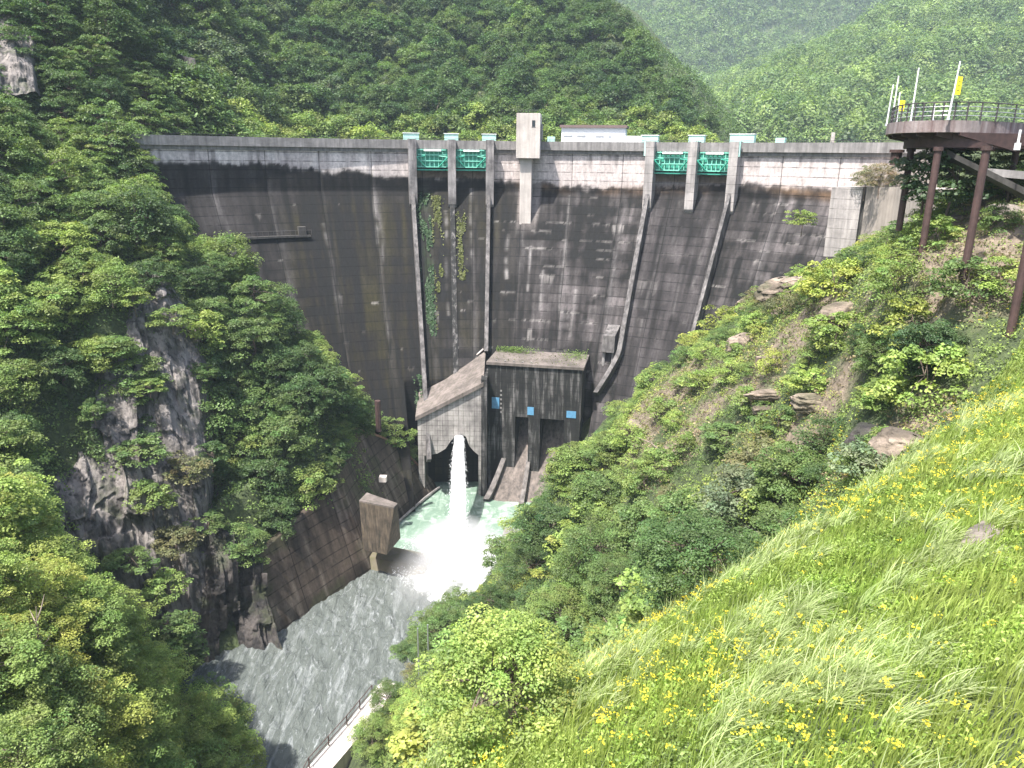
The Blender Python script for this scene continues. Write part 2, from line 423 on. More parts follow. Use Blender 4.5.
# far mountains
PB = np.array([tuple(at(*p)) for p in ((725, 132, 430), (800, 132, 430), (900, 130, 420), (1024, 130, 400), (763, 84, 520), (804, 68, 580), (852, 32, 660), (921, 0, 720),
      (900, 60, 540), (1024, 60, 500), (1000, 0, 640), (1150, 0, 600), (1150, 130, 380), (1024, 95, 440), (860, 95, 480))]
      + [(60, 440, -20), (300, 380, -10), (120, 620, 10), (200, 760, 60), (420, 900, 120), (330, 800, 110), (600, 700, 180), (130, 480, -8)])
PA = np.array([tuple(at(*p)) for p in ((690, 132, 760), (620, 132, 760), (760, 120, 800), (600, 0, 980), (700, 0, 1020), (800, 0, 1040), (900, 0, 1050), (660, 60, 860), (720, 60, 900), (800, 60, 930), (740, 95, 830), (620, 60, 850))]
      + [(-150, 700, -10), (500, 900, 60), (0, 1200, 330), (500, 1200, 360), (250, 1200, 350), (-200, 1000, 220)])
WB, WA = rbf_fit(PB), rbf_fit(PA)
def gB(x, y): return rbf_eval(x, y, PB, WB) + fbm(x / 70, y / 70, 0, 3, 5) * 16
def gA(x, y): return rbf_eval(x, y, PA, WA) + fbm(x / 110, y / 110, 0, 3, 8) * 34
o = link("mountain", grid_mesh("mountain", 40, 620, 380, 900, 9, gB, M['ground'], lambda x, y, z: x * 0)); tag(o, kind='structure')
o = link("far_mountain", grid_mesh("far_mountain", -220, 560, 640, 1240, 14, gA, M['ground'], lambda x, y, z: x * 0)); tag(o, kind='structure')


# ------------------------------------------------------------------ water
def water_mat(name, col, wsc, stretch, strength, foam_lo, foam_hi, foamcol, rot, rough=0.12, fs=0.5):
    m, nt, b = newmat(name)
    v = N(nt, "ShaderNodeNewGeometry").outputs["Position"]
    mp = N(nt, "ShaderNodeMapping"); mp.inputs["Rotation"].default_value = (0, 0, rot); mp.inputs["Scale"].default_value = stretch; L(nt, v, mp.inputs[0])
    a = noise(nt, mp.outputs[0], wsc, 5, 0.62, 0.6)
    c = noise(nt, mp.outputs[0], fs, 6, 0.65, 1.2)
    f = ramp(nt, c, [(foam_lo, 0.0), (foam_hi, 1.0)])
    mp3 = N(nt, "ShaderNodeMapping"); mp3.inputs["Rotation"].default_value = (0, 0, rot); mp3.inputs["Scale"].default_value = (0.9, 0.10, 1.0); L(nt, v, mp3.inputs[0])
    tr = ramp(nt, noise(nt, mp3.outputs[0], 1.0, 6, 0.7, 0.8), [(0.52, 0.0), (0.72, 0.55)])
    base = mixc(nt, tr, col, foamcol)
    L(nt, mixc(nt, f, base, foamcol), b.inputs["Base Color"])
    b.inputs["Roughness"].default_value = rough; b.inputs["IOR"].default_value = 1.33
    bump(nt, b, a, strength, 0.6)
    return m
M['river'] = water_mat("river_water", (0.105, 0.118, 0.11), 1.5, (1.0, 0.30, 1.0), 1.0, 0.56, 0.78, (0.34, 0.36, 0.37), radians(28), 0.1, 1.6)
M['pool'] = water_mat("pool_water", (0.155, 0.225, 0.175), 0.5, (1.0, 1.0, 1.0), 0.4, 0.50, 0.72, (0.42, 0.50, 0.44), 0.3, 0.25, 0.35)
M['lake'] = water_mat("lake_water", (0.04, 0.09, 0.08), 1.0, (1, 1, 1), 0.2, 0.9, 1.0, (0.1, 0.1, 0.1), 0.0)
def sheet(name, x0, x1, y0, y1, st, z, mat, amp, sc, rot=0.4, stretch=2.2):
    def fn(X, Y):
        xr = X * cos(rot) + Y * sin(rot); yr = -X * sin(rot) + Y * cos(rot)
        return z + amp * (fbm(xr / sc, yr / (sc * stretch), 0, 4, 31) + 0.4 * np.abs(fbm(xr / sc * 2.2, yr / (sc * stretch) * 2.2, 0, 2, 35)))
    return link(name, grid_mesh(name, x0, x1, y0, y1, st, fn, mat))
tag(sheet("river", -46, 12, 44, 98.2, 0.18, WATER - 0.15, M['river'], 0.32, 0.95, 0.4, 3.0), kind='structure')
tag(sheet("pool", -30, 16, 98.4, 128, 0.4, WATER + 0.05, M['pool'], 0.16, 2.0, 0.2, 1.5), kind='structure')
tag(sheet("reservoir", -120, 140, 156, 420, 12, -5.0, M['lake'], 0.0, 5), kind='structure')

# ------------------------------------------------------------------ dam
ZC, DCX, DR, DB, ZT, DY = 2.471, -3.94, 81.78, 0.652, -6.76, 150.0
DCY = DY - DR
def face_rad(z): return DR - DB * np.maximum(0, ZT - z)
def toe_clip(s, z, r): return np.where((s > -20) & (s < 25), np.maximum(r, 61.5 - 0.05 * np.maximum(0, -38 - z)), r)
def dpt(s, rad, z):
    th = s / DR
    return np.array([DCX + rad * sin(th), DCY + rad * cos(th), z])
SPILL = [(-15.2, -1.0), (29.5, 44.2)]
SILL = -2.7
dam = empty("concrete_dam", (DCX, DCY + 50, WATER))
tag(dam, "tall dark stained concrete dam with two green gated spillways across the gorge", "dam")
dam.location = (0, 0, 0)
def in_spill(s): return ((s > SPILL[0][0]) & (s < SPILL[0][1])) | ((s > SPILL[1][0]) & (s < SPILL[1][1]))
def dam_face():
    ss = np.arange(-66, 76.01, 0.25); zs = np.arange(-61, 1.01, 0.25)
    S, Z = np.meshgrid(ss, zs)
    rad = toe_clip(S, Z, face_rad(Z))
    sp = in_spill(S)
    rs = rad + sstep(-12, SILL, Z) * 0.9 - 0.35 * sstep(-13, -20, Z)
    rs = np.where(Z > SILL, DR + 5.0, rs)
    rad = np.where(sp, rs, rad)
    # joint grooves and lift steps are shallow relief
    j = np.abs(((S + 51 + 4.7) % 9.4) - 4.7)
    rad = rad + np.where((j < 0.2) & ~sp, 0.12, 0.0)
    th = S / DR
    V = np.stack([DCX + rad * np.sin(th), DCY + rad * np.cos(th), Z], -1).reshape(-1, 3)
    ny, nx = S.shape; I = np.arange(nx * ny).reshape(ny, nx)
    Fc = np.stack([I[:-1, :-1].ravel(), I[:-1, 1:].ravel(), I[1:, 1:].ravel(), I[1:, :-1].ravel()], 1)
    # ---- stains (marks of age on the concrete)
    n1 = fbm(S / 3.0, Z / 1.6, 0, 4, 41); n2 = fbm(S / 0.7, Z / 9.0, 0, 4, 43); n3 = fbm(S / 9.0, Z / 7.0, 0, 4, 47); nf = fbm(S / 0.45, Z / 0.5, 0, 3, 49)
    lift = np.floor(Z / 1.5); nl = _hash(np.floor((S + 51) / 9.4).astype(np.int64), lift.astype(np.int64), lift.astype(np.int64) * 0, 5)
    def C(*c): return np.array(c, float)
    light = C(0.50, 0.44, 0.42); dark = C(0.021, 0.019, 0.0185)
    zb = np.interp(S, [-60, -45, -33, -24, -15, 0, 6, 14, 24, 29, 44, 52, 62, 75], [-1.5, -1.8, -2.7, -3.4, -4.2, -4.4, -4.8, -5.6, -5.6, -5.6, -4.6, -4.6, -5.2, -6.0])
    band = sstep(-1.0, 1.0, (Z - zb - n1 * 0.9 - n2 * 0.7) / 0.7)
    base = dark[None, None, :] * (1.0 + 0.35 * n1 + 0.5 * n2 + 0.9 * (nl - .5))[..., None]
    # greyer to the right of the outlet, olive to the left
    wr = sstep(2, 18, S + n3 * 6)
    grey = C(0.088, 0.078, 0.078)
    base = base * (1 - 0.62 * wr * (0.7 + 0.6 * n2 + .3 * n1)[..., ] [..., None] if False else 1) if False else base
    gm = np.clip(wr * (0.5 + 1.5 * n1 + 1.0 * n2 + 1.0 * n3), 0, 1)
    base = base * (1 - gm[..., None]) + grey * (1 + .6 * (nl[..., None] - .5)) * gm[..., None]
    gl = np.clip(sstep(-38, -50, S) * 0.5 + 0.5 * sstep(-14, -8, Z) * sstep(-20, -40, S) + 0.5 * n1, 0, 0.7) * (1 - wr)
    base = base * (1 - gl[..., None]) + C(0.048, 0.043, 0.043) * gl[..., None]
    ol = np.clip(sstep(-6, -10, Z) * (1 - sstep(-6, 8, S)) * sstep(-46, -34, S) * (0.75 + 1.5 * n3), 0, 1)
    base = base * (1 - ol[..., None]) + (C(0.024, 0.021, 0.0085) * (1 + 0.35 * n2 + 0.3 * n1)[..., None]) * ol[..., None]
    lt = light[None, None, :] * (1 + 0.12 * n1 + 0.10 * nf)[..., None]
    # dark streaks running down from the crest lip
    st = sstep(0.05, 0.5, n2) * sstep(-3.2, 0.8, Z + 1.2 * n1); lt = lt * (1 - 0.55 * st)[..., None]
    # pale bare patches just under the lip on the left
    pb = sstep(0.02, 0.22, fbm(S / 2.4, Z / 9, 0, 3, 61)) * sstep(-14, -20, S) * 0.35; lt = lt * (1 - pb[..., None]) + C(0.78, 0.72, 0.68) * pb[..., None]
    col = base * (1 - band[..., None]) + lt * band[..., None]
    # rust fringe below the pale band
    fr = np.exp(-((Z - zb + 0.5 + n1 * .4) / 0.8) ** 2) * sstep(3, 9, S) * np.clip(0.75 + 1.4 * n3, 0, 1) * 0.6
    col = col * (1 - fr[..., None]) + C(0.34, 0.20, 0.10) * fr[..., None]
    # pale grey bands beside the joints, widening downwards
    jd = (S + 51 + 4.7) % 9.4 - 4.7
    jb = np.exp(-((jd - 0.5) / (0.55 + 0.012 * (2 - Z))) ** 2) * sstep(-2, -9, Z) * sstep(-52, -30, Z) * np.clip(0.55 + 1.0 * fbm(S / .5, Z / 2.5, 0, 3, 71), 0, 1) * 0.55
    jb = jb * (0.4 + 0.9 * _hash(np.floor((S + 51 + 4.7) / 9.4).astype(np.int64), 0 * lift.astype(np.int64), 0 * lift.astype(np.int64), 77))
    col = col * (1 - jb[..., None]) + C(0.19, 0.175, 0.175) * jb[..., None]
    # white lime drips from some lift lines
    for k in range(110):
        zl = -7.5 - 1.5 * rng.integers(0, 20); s0 = rng.uniform(-48, 62)
        if s0 < -20 and rng.random() < 0.45: continue
        w = rng.uniform(0.3, 3.0) if s0 > 2 else rng.uniform(.2, .8); h = rng.uniform(0.15, 0.7) if rng.random() < .85 else rng.uniform(1.0, 2.6)
        dz = zl - Z; m = (dz > 0) & (dz < h) & (np.abs(S - s0) < w)
        dr = np.clip((vnoise(S / 0.3, Z * 0 + k, 0, 81) * .5 + .5) * 1.4 * h - dz, 0, 1) * m * rng.uniform(0.25, .6)
        dr = np.maximum(dr, 0.45 * ((dz > -0.13) & (dz < 0.13) & (np.abs(S - s0) < w) & (vnoise(S / 0.5, k, 0, 83) > -.25)))
        col = col * (1 - dr[..., None]) + C(0.42, 0.39, 0.37) * dr[..., None]
    # a few long vertical lime runs
    for s0, za, zb2, w in ((14.8, -7, -30, .22), (7.5, -16, -24, .2), (24.3, -8, -26, .2), (-22.8, -6, -16, .3), (-32.5, -12, -30, .35), (10.5, -20, -27, .25), (33, -12, -30, .25), (38.5, -18, -26, .2), (41.5, -8, -22, .3), (35.6, -8, -16, .3),
                           (-9.2, -10, -28, .35), (-4.4, -6, -20, .3), (17.5, -23, -31, .3), (3.2, -14, -22, .35)):
        wob = 0.5 * vnoise(Z / 6, s0, 0, 91)
        dr = np.exp(-((S - s0 - wob) / w) ** 2) * (Z < za) * (Z > zb2) * np.clip(0.5 + 0.8 * vnoise(Z / 1.1, s0, 0, 93), 0, 1) * 0.7
        col = col * (1 - dr[..., None]) + C(0.32, 0.30, 0.29) * dr[..., None]
    # clean paler strip round the shaft
    cs = sstep(2.4, 1.6, np.abs(S - 7.2 - 0.06 * (Z + 3))) * sstep(-15, -9, Z) * 0.75
    col = col * (1 - cs[..., None]) + C(0.42, 0.37, 0.35) * (1 + 0.25 * n2)[..., None] * cs[..., None]
    # chutes: smoother dark grey on the right one
    spr = ((S > SPILL[1][0]) & (S < SPILL[1][1]) & (Z < SILL))
    cc = C(0.062, 0.055, 0.057)[None, None, :] * (1 + 0.7 * n2 + 0.25 * n1)[..., None]
    col = np.where(spr[..., None], col * 0.35 + cc * 0.65, col)
    mz = sp & (Z > SILL - 0.1); col = np.where(mz[..., None], C(0.10, 0.09, 0.08), col)
    sg = sp & (Z <= SILL) & (Z > SILL - 1.6); col = np.where(sg[..., None], C(0.15, 0.115, 0.09) * (1 + .5 * n2)[..., None], col)
    # moss and green in the left chute
    mo = np.exp(-((S + 13.4) / 1.2) ** 2) * sstep(-5, -9, Z) * sstep(-33, -22, Z) * np.clip(.6 + n1, 0, 1) * .7
    col = col * (1 - mo[..., None]) + C(0.05, 0.10, 0.035) * mo[..., None]
    lf = 1 + 0.5 * fbm(S / 5, Z / 12, 0, 3, 97)[..., None]; col = np.where((band < .5)[..., None], col * 0.50 * lf * np.clip(1 + 1.1 * fbm(S / 1.1, Z / 14, 0, 3, 113), .35, 1.9)[..., None] * (1 + .35 * (nl[..., None] - .5)), col * (0.9 + .1 * lf))
    col = np.clip(col, 0.008, 0.85)
    uv = np.stack([S.ravel(), Z.ravel()], 1)
    return mesh_np("wall", V, Fc, M['damface'], False, col.reshape(-1, 3), uv)
def dam_mat():
    m, nt, b = newmat("dam_concrete")
    t = N(nt, "ShaderNodeAttribute", attribute_name="tint").outputs["Color"]
    uv = N(nt, "ShaderNodeUVMap", uv_map="uv").outputs[0]
    sep = N(nt, "ShaderNodeSeparateXYZ"); L(nt, uv, sep.inputs[0])
    def frac_line(src, period, off, width):
        a = N(nt, "ShaderNodeMath", operation='MULTIPLY_ADD', i_1=1.0 / period, i_2=off / period + 100); L(nt, src, a.inputs[0])
        f = N(nt, "ShaderNodeMath", operation='FRACT'); L(nt, a.outputs[0], f.inputs[0])
        c = N(nt, "ShaderNodeMath", operation='LESS_THAN', i_1=width / period); L(nt, f.outputs[0], c.inputs[0]); return c.outputs[0]
    w = frac_line(sep.outputs[1], 1.5, 0.06, 0.16)
    j = frac_line(sep.outputs[0], 9.4, 51 + 0.08, 0.16)
    p = frac_line(sep.outputs[0], 2.35, 51, 0.07)
    bk = noise(nt, uv, 0.8, 3, 0.5)
    k = N(nt, "ShaderNodeMath", operation='MULTIPLY'); L(nt, w, k.inputs[0]); L(nt, ramp(nt, bk, [(0.35, 0.15), (0.6, 1.0)]), k.inputs[1])
    c = mixc(nt, k.outputs[0], t, (0.34, 0.34, 0.34), 'MULTIPLY')
    c = mixc(nt, j, c, (0.45, 0.45, 0.45), 'MULTIPLY')
    pk = N(nt, "ShaderNodeMath", operation='MULTIPLY', i_1=0.35); L(nt, p, pk.inputs[0])
    c = mixc(nt, pk.outputs[0], c, (0.5, 0.5, 0.5), 'MULTIPLY')
    mp = N(nt, "ShaderNodeMapping"); mp.inputs["Scale"].default_value = (1.6, 0.35, 1); L(nt, uv, mp.inputs[0])
    g = ramp(nt, noise(nt, mp.outputs[0], 1.0, 5, 0.65), [(0.3, 0.72), (0.7, 1.25)])
    c = mixc(nt, 1.0, c, g, 'MULTIPLY')
    g2 = ramp(nt, noise(nt, uv, 2.2, 5, 0.7), [(0.3, 0.75), (0.7, 1.25)])
    c = mixc(nt, 1.0, c, g2, 'MULTIPLY')
    L(nt, c, b.inputs["Base Color"]); b.inputs["Roughness"].default_value = 0.85
    b.inputs["Specular IOR Level"].default_value = 0.25
    bump(nt, b, g, 0.4, 0.08)
    return m
M['damface'] = dam_mat()
link("wall", dam_face(), dam)
def arc_solid(mb, s0, s1, ra, rb, z0, z1, st=1.2):
    n = max(1, int(round((s1 - s0) / st)))
    for i in range(n):
        a = s0 + (s1 - s0) * i / n; b2 = s0 + (s1 - s0) * (i + 1) / n
        mb.hexa([dpt(a, ra, z0), dpt(b2, ra, z0), dpt(b2, rb, z0), dpt(a, rb, z0), dpt(a, ra, z1), dpt(b2, ra, z1), dpt(b2, rb, z1), dpt(a, rb, z1)])
def arc_ring(name, s0, s1, ra, rb, z0, z1, mat, parent, st=1.2):
    """one closed curved bar"""
    n = max(1, int(round((s1 - s0) / st))); V = []; Fs = []
    for i in range(n + 1):
        s = s0 + (s1 - s0) * i / n
        V += [dpt(s, ra, z0), dpt(s, rb, z0), dpt(s, rb, z1), dpt(s, ra, z1)]
    for i in range(n):
        a = 4 * i; c = a + 4
        Fs += [(a, a + 1, c + 1, c), (a + 1, a + 2, c + 2, c + 1), (a + 2, a + 3, c + 3, c + 2), (a + 3, a, c, c + 3)]
    e = 4 * n; Fs += [(3, 2, 1, 0), (e, e + 1, e + 2, e + 3)]
    mb = MB(); mb.add(V, Fs); return mb.build(name, mat, parent)
arc_ring("parapet", -66, 76, DR - 0.75, DR - 0.25, 0.92, 2.47, M['conc_mid'], dam, 1.5)
arc_ring("crest_road", -66, 76, DR - 0.25, DR + 7.2, 0.3, 1.42, M['conc_mid'], dam, 1.5)
arc_ring("rear_parapet", -66, 76, DR + 7.2, DR + 7.6, 0.3, 2.4, M['conc_mid'], dam, 1.5)
arc_ring("rear_face", -66, 76, DR + 6.4, DR + 7.1, -40, 0.25, M['conc_mid'], dam, 1.5)
arc_ring("crest_handrail", -66, 76, DR - 0.6, DR - 0.54, 2.72, 2.78, M['dark_rail'], dam, 1.5)

# piers, training walls, gates
def pier(s, w, rfront, ztip, mat=M['conc_light'], zt=2.62):
    mb = MB(); a, b2 = s - w / 2, s + w / 2; zs = [zt, ztip - 0.6]
    q = []
    for z, rf in ((ztip - .8, face_rad(ztip) + 0.4), (zt, rfront)):
        pass
    # vertical nose; the bottom dies into the battered face
    prof = [(rfront, zt), (rfront, ztip + 0.6), (rfront + 0.55, ztip - 0.3), (DR + 3.5, ztip - 0.3), (DR + 3.5, zt)]
    V = [dpt(a, r, z) for r, z in prof] + [dpt(b2, r, z) for r, z in prof]; n = len(prof)
    Fs = [tuple(range(n)), tuple(range(2 * n - 1, n - 1, -1))] + [(i, i + n, (i + 1) % n + n, (i + 1) % n) for i in range(n)]
    mb.add(V, Fs); return mb.build("pier", mat, dam)
def rib_wall(s, w, proj_out, z0, z1, mat, name="training_wall", curve=None):
    """wall that follows the battered face at constant bearing"""
    n = 40; V = []; Fs = []
    for i in range(n + 1):
        z = z0 + (z1 - z0) * i / n; r = face_rad(z); sc = s
        if curve: sc = s + curve(z)
        nx_, nz_ = (0.84, 0.54) if z < ZT else (1.0, 0.0)
        k = DR / max(r, 20)
        for (ds, off) in ((-w / 2, 1.2), (w / 2, 1.2), (w / 2, -proj_out), (-w / 2, -proj_out)):
            V.append(dpt(sc + ds * k, r + off * nx_, z + (-off * nz_ if z < ZT else 0)))
    for i in range(n):
        a = 4 * i; c = a + 4
        Fs += [(a, a + 1, c + 1, c), (a + 1, a + 2, c + 2, c + 1), (a + 2, a + 3, c + 3, c + 2), (a + 3, a, c, c + 3)]
    e = 4 * n; Fs += [(3, 2, 1, 0), (e, e + 1, e + 2, e + 3)]
    mb = MB(); mb.add(V, Fs); return mb.build(name, mat, dam)
M['pierc'] = concrete('streaked_pier_concrete', (0.40, 0.37, 0.36), (0.13, 0.12, 0.12), 0.8)
for s, w in ((-15.3, 1.5), (-7.9, 1.5), (-0.7, 1.5), (29.4, 1.6), (37.2, 1.6), (44.5, 1.6)):
    pier(s, w, DR - 2.1, -9.6, M['conc_light'] if abs(s) > 20 else M['pierc'])
M['wallc'] = concrete('stained_wall_concrete', (0.21, 0.195, 0.19), (0.06, 0.055, 0.054), 0.7)
rib_wall(-15.4, 0.7, 1.5, -6.2, -50, M['wallc'])
rib_wall(-0.9, 0.7, 1.5, -6.2, -34, M['wallc'])
rib_wall(-7.9, 0.9, 0.5, -9, -40, M['conc_streak'], "divider")
rib_wall(29.4, 0.8, 1.9, -6.2, -39.5, M['wallc'], curve=lambda z: -4.2 * max(0, (-33 - z) / 7.0) ** 1.3)
rib_wall(44.4, 0.6, 2.2, -6.2, -34, M['wallc'])

M['gate_rib'] = plain('pale_green_gate_rib', (0.20, 0.56, 0.43), .5, 0, .2)
def gate(s0, s1):
    g0, g1, r = s0 + 0.78, s1 - 0.78, DR - 0.45
    zb, zt_ = SILL + 0.25, 1.0
    mb = MB(); arc_solid(mb, g0, g1, r, r + .15, zb, zt_, 1.2); g = mb.build("spillway_gate", M['green_dark'], dam)
    for k in range(6):
        s = g0 + 0.9 + (g1 - g0 - 1.8) * k / 5; mb = MB()
        arc_solid(mb, s - .07, s + .07, r - .35, r - 0.003, zb + .1, zt_ - .1, 1); mb.build("rib", M['gate_rib'], g)
    for z in (zb + .15, zb + 1.25, zb + 2.3, zt_ - .25):
        arc_ring("girder", g0 + .3, g1 - .3, r - .45, r - 0.353, z - .09, z + .09, M['gate_rib'], g, 1.4)
    for sgn, sa in ((1, g0 + 1.6), (-1, g1 - 1.6)):
        mb = MB(); p0 = dpt(sa, r - .5, zb + .2); p1 = dpt(sa - sgn * 1.6, DR - 1.75, zb + 1.9)
        mb.tube([p0, p1], 0.13, 6); mb.tube([dpt(sa, r - .5, zb + 2.1), p1], 0.1, 6); mb.build("arm", M['green'], g)
    mb = MB(); arc_solid(mb, g0 + 1.4, g1 - 1.2, DR - 1.3, DR - 0.95, 0.5, 0.85, 3); mb.build("lintel_beam", M['white'], g)
    mb = MB(); arc_solid(mb, g0, g1, DR - .7, DR + .3, zb - .5, zb - .25, 1.4); mb.build("sill_beam", M['green_dark'], g)
for a, b2 in ((-15.3, -7.9), (-7.9, -0.7), (29.4, 37.2), (37.2, 44.5)): gate(a, b2)

# lift shaft on the crest
def tower():
    e = np.array([cos(6.6 / DR), -sin(6.6 / DR)]); nrm = np.array([-sin(6.6 / DR), -cos(6.6 / DR)])
    c = dpt(6.7, DR - 2.0, 0)[:2]
    mb = MB(); mb.obox(c, e, nrm, 2.15, 2.6, -0.55, 7.2); t = mb.build("lift_tower", M['conc_pale'], dam, 0.04)
    mb = MB(); mb.obox(c + nrm * 2.61 + e * 0.95, e, nrm, 0.28, 0.04, 4.9, 6.0); mb.build("window", M['glass'], t)
    mb = MB(); mb.obox(c + nrm * 2.62 + e * 0.95, e, nrm, 0.36, 0.02, 4.8, 4.88); mb.build("window_sill", M['conc_mid'], t)
    mb = MB(); mb.obox(c + e * 2.3 - nrm * 0.4, e, nrm, 0.14, 1.6, 2.7, 5.4); mb.build("side_panel", M['conc_mid'], t)
    mb = MB()
    for k in range(7):
        q = c + nrm * 2.45 + e * (-1.9 + k * 0.633); mb.tube([(q[0], q[1], 7.2), (q[0], q[1], 7.75)], 0.03, 5)
    a = c + nrm * 2.45 - e * 1.95; b3 = c + nrm * 2.45 + e * 1.95
    mb.tube([(a[0], a[1], 7.72), (b3[0], b3[1], 7.72)], 0.03, 5); mb.build("roof_rail", M['dark_rail'], t)
    c2 = dpt(6.3, DR - 1.3, 0)[:2]
    mb = MB(); mb.obox(c2, e, nrm, 1.05, 2.3, -12.6, -0.553); mb.build("shaft", M['conc_pale'], t)
    mb = MB(); mb.obox(c2 + nrm * .1, e, nrm, 1.0, 2.1, -13.6, -12.6); mb.build("shaft_foot", M['conc_mid'], t)
tower()
# maintenance ledge with a small cabin on the left part
mb = MB()
n = 14
for i in range(n):
    a = -50.5 + 15 * i / n; b2 = -50.5 + 15 * (i + 1) / n; rr = face_rad(-14.0)
    k = DR / DR
    mb.hexa([dpt(a, rr - .9, -14.35), dpt(b2, rr - .9, -14.35), dpt(b2, rr + .4, -14.35), dpt(a, rr + .4, -14.35), dpt(a, rr - .9, -14.0), dpt(b2, rr - .9, -14.0), dpt(b2, rr + .4, -14.0), dpt(a, rr + .4, -14.0)])
ledge = mb.build("ledge", M['conc_dark'], dam)
mb = MB()
for i in range(16):
    s = -50.3 + i; mb.tube([dpt(s, face_rad(-14) - .85, -14), dpt(s, face_rad(-14) - .85, -13.1)], 0.03, 5)
mb.tube([dpt(-50.3 + i, face_rad(-14) - .85, -13.12) for i in range(16)], 0.03, 5); mb.build("ledge_rail", M['dark_rail'], ledge)
mb = MB(); rr = face_rad(-13); arc_solid(mb, -37.6, -36.2, rr - 1.1, rr + .5, -13.95, -12.6, 2); mb.build("ledge_cabin", M['conc_dark'], ledge)
# valve chamber hung by the right wall
rr = face_rad(-31)
mb = MB(); mb.hexa([dpt(25.3, rr - 3.0, -32.4), dpt(28.3, rr - 3.0, -32.4), dpt(28.3, rr + 1, -32.4), dpt(25.3, rr + 1, -32.4), dpt(25.6, rr - 2.6, -29.6), dpt(28.2, rr - 2.4, -29.6), dpt(28.2, rr + 2.6, -28.2), dpt(25.6, rr + 2.6, -28.2)])
vc = mb.build("valve_chamber", M['wallc'], dam)
mb = MB(); mb.tube([dpt(25.9, rr - 2.2, -32.4), dpt(25.7, rr - 2.6, -39.5)], 0.28, 8); mb.tube([dpt(27.9, rr - 2.2, -32.4), dpt(27.7, rr - 2.6, -39.5)], 0.2, 8); mb.build("leg", M['conc_mid'], vc)

# ------------------------------------------------------------------ outlet works at the toe
outlet = empty("outlet_structure", (0, 0, 0)); tag(outlet, "black streaked concrete outlet works with flat mossy roof at the foot of the dam", "outlet building")
# plan of the main block
A0 = np.array([-4.1, 124.8]); A1 = np.array([11.6, 121.8]); ex = (A1 - A0) / np.linalg.norm(A1 - A0); ny_ = np.array([-ex[1], ex[0]])
Lw = np.linalg.norm(A1 - A0)
def op(a, dpth, z): q = A0 + ex * a + ny_ * dpth; return (q[0], q[1], z)
def oblock(mb, a0, a1, d0, d1, z0, z1): mb.hexa([op(a0, d0, z0), op(a1, d0, z0), op(a1, d1, z0), op(a0, d1, z0), op(a0, d0, z1), op(a1, d0, z1), op(a1, d1, z1), op(a0, d1, z1)])
mb = MB(); oblock(mb, 0, Lw, 0, 14, -42.9, -33.9); mb.build("wall", M['conc_streak'], outlet)
mb = MB(); oblock(mb, -0.25, Lw + .3, -.3, 14, -33.9, -33.45); rf = mb.build("roof", M['conc_roof'], outlet)
for k in range(5):
    mb = MB(); oblock(mb, 1.2 + 1.5 * k, 1.5 + 1.5 * k, 0.5, 0.8, -33.45, -33.25); mb.build("roof_block", M['conc_mid'], rf)
mb = MB(); oblock(mb, 0, 4.8, 0.002, 13, -57.5, -42.9); mb.build("side_wall", M['conc_streak'], outlet)
mb = MB(); oblock(mb, 7.1, 9.1, 0.002, 10, -57.5, -42.9); mb.build("pillar", M['conc_streak'], outlet)
mb = MB(); oblock(mb, 13.2, 15.9, 0.002, 13, -57.5, -42.9); mb.build("side_wall", M['conc_streak'], outlet)
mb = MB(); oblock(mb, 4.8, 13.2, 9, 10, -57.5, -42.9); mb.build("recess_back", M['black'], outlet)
for a, z0, z1, w in ((0.7, -41.7, -39.7, 1.3), (6.9, -42.4, -41.0, 1.1), (13.6, -42.4, -41.2, 1.6)):
    mb = MB(); oblock(mb, a, a + w, -.06, 0, z0, z1); mb.build("blue_panel", M['blue'], outlet)
# ladder-like vent strip
for k in range(6):
    mb = MB(); oblock(mb, 2.15, 2.45, -.06, 0, -38.6 - k * 1.1 * .7, -38.3 - k * 1.1 * .7); mb.build("ladder_step", M['conc_mid'], outlet)
# chutes that curve down to the pool
def chute(a0, a1, b0, b1, lift, thick, name, mat, z0=-43.5):
    V = []; Fs = []; n = 16
    for i in range(n + 1):
        t = i / n; z = z0 + (WATER - 0.8 - z0) * (1 - (1 - t) ** 1.3) + lift; dd = 6 - 11.5 * t; l = a0 + (b0 - a0) * t; r = a1 + (b1 - a1) * t
        V += [op(l, dd, z), op(r, dd, z), op(r, dd + thick, z - thick), op(l, dd + thick, z - thick)]
    for i in range(n):
        a = 4 * i; c = a + 4
        Fs += [(a, a + 1, c + 1, c), (a + 1, a + 2, c + 2, c + 1), (a + 2, a + 3, c + 3, c + 2), (a + 3, a, c, c + 3)]
    Fs += [(3, 2, 1, 0), (4 * n, 4 * n + 1, 4 * n + 2, 4 * n + 3)]
    mb = MB(); mb.add(V, Fs); return mb.build(name, mat, outlet, smooth=False)
M['chute'] = concrete("chute_concrete", (0.20, 0.165, 0.145), (0.07, 0.06, 0.054), 0.3)
M['chute_wall'] = concrete("chute_wall_concrete", (0.2, 0.18, 0.17), (0.08, 0.072, 0.068), 0.3)
chute(4.8, 7.1, 1.4, 7.0, 0, 4, "chute", M['chute']); chute(7.1, 13.2, 7.6, 15.2, -0.4, 4, "chute", M['chute'])
chute(4.7, 5.3, 0.4, 1.4, 1.6, 5, "chute_wall", M['chute_wall']); chute(7.1, 7.7, 6.6, 7.4, 1.3, 5, "chute_wall", M['chute_wall']); chute(13.2, 14.0, 15.2, 17.5, 1.6, 5, "chute_wall", M['chute_wall'])

# jet house on the left with slanted roof
house = empty("jet_house", (0, 0, 0)); tag(house, "pale concrete outlet house with slanted roof and dark cave shooting the water jet", "outlet house")
YF = 122.0
xl, xr2, zl, zr = -15.9, -4.75, -43.1, -36.9
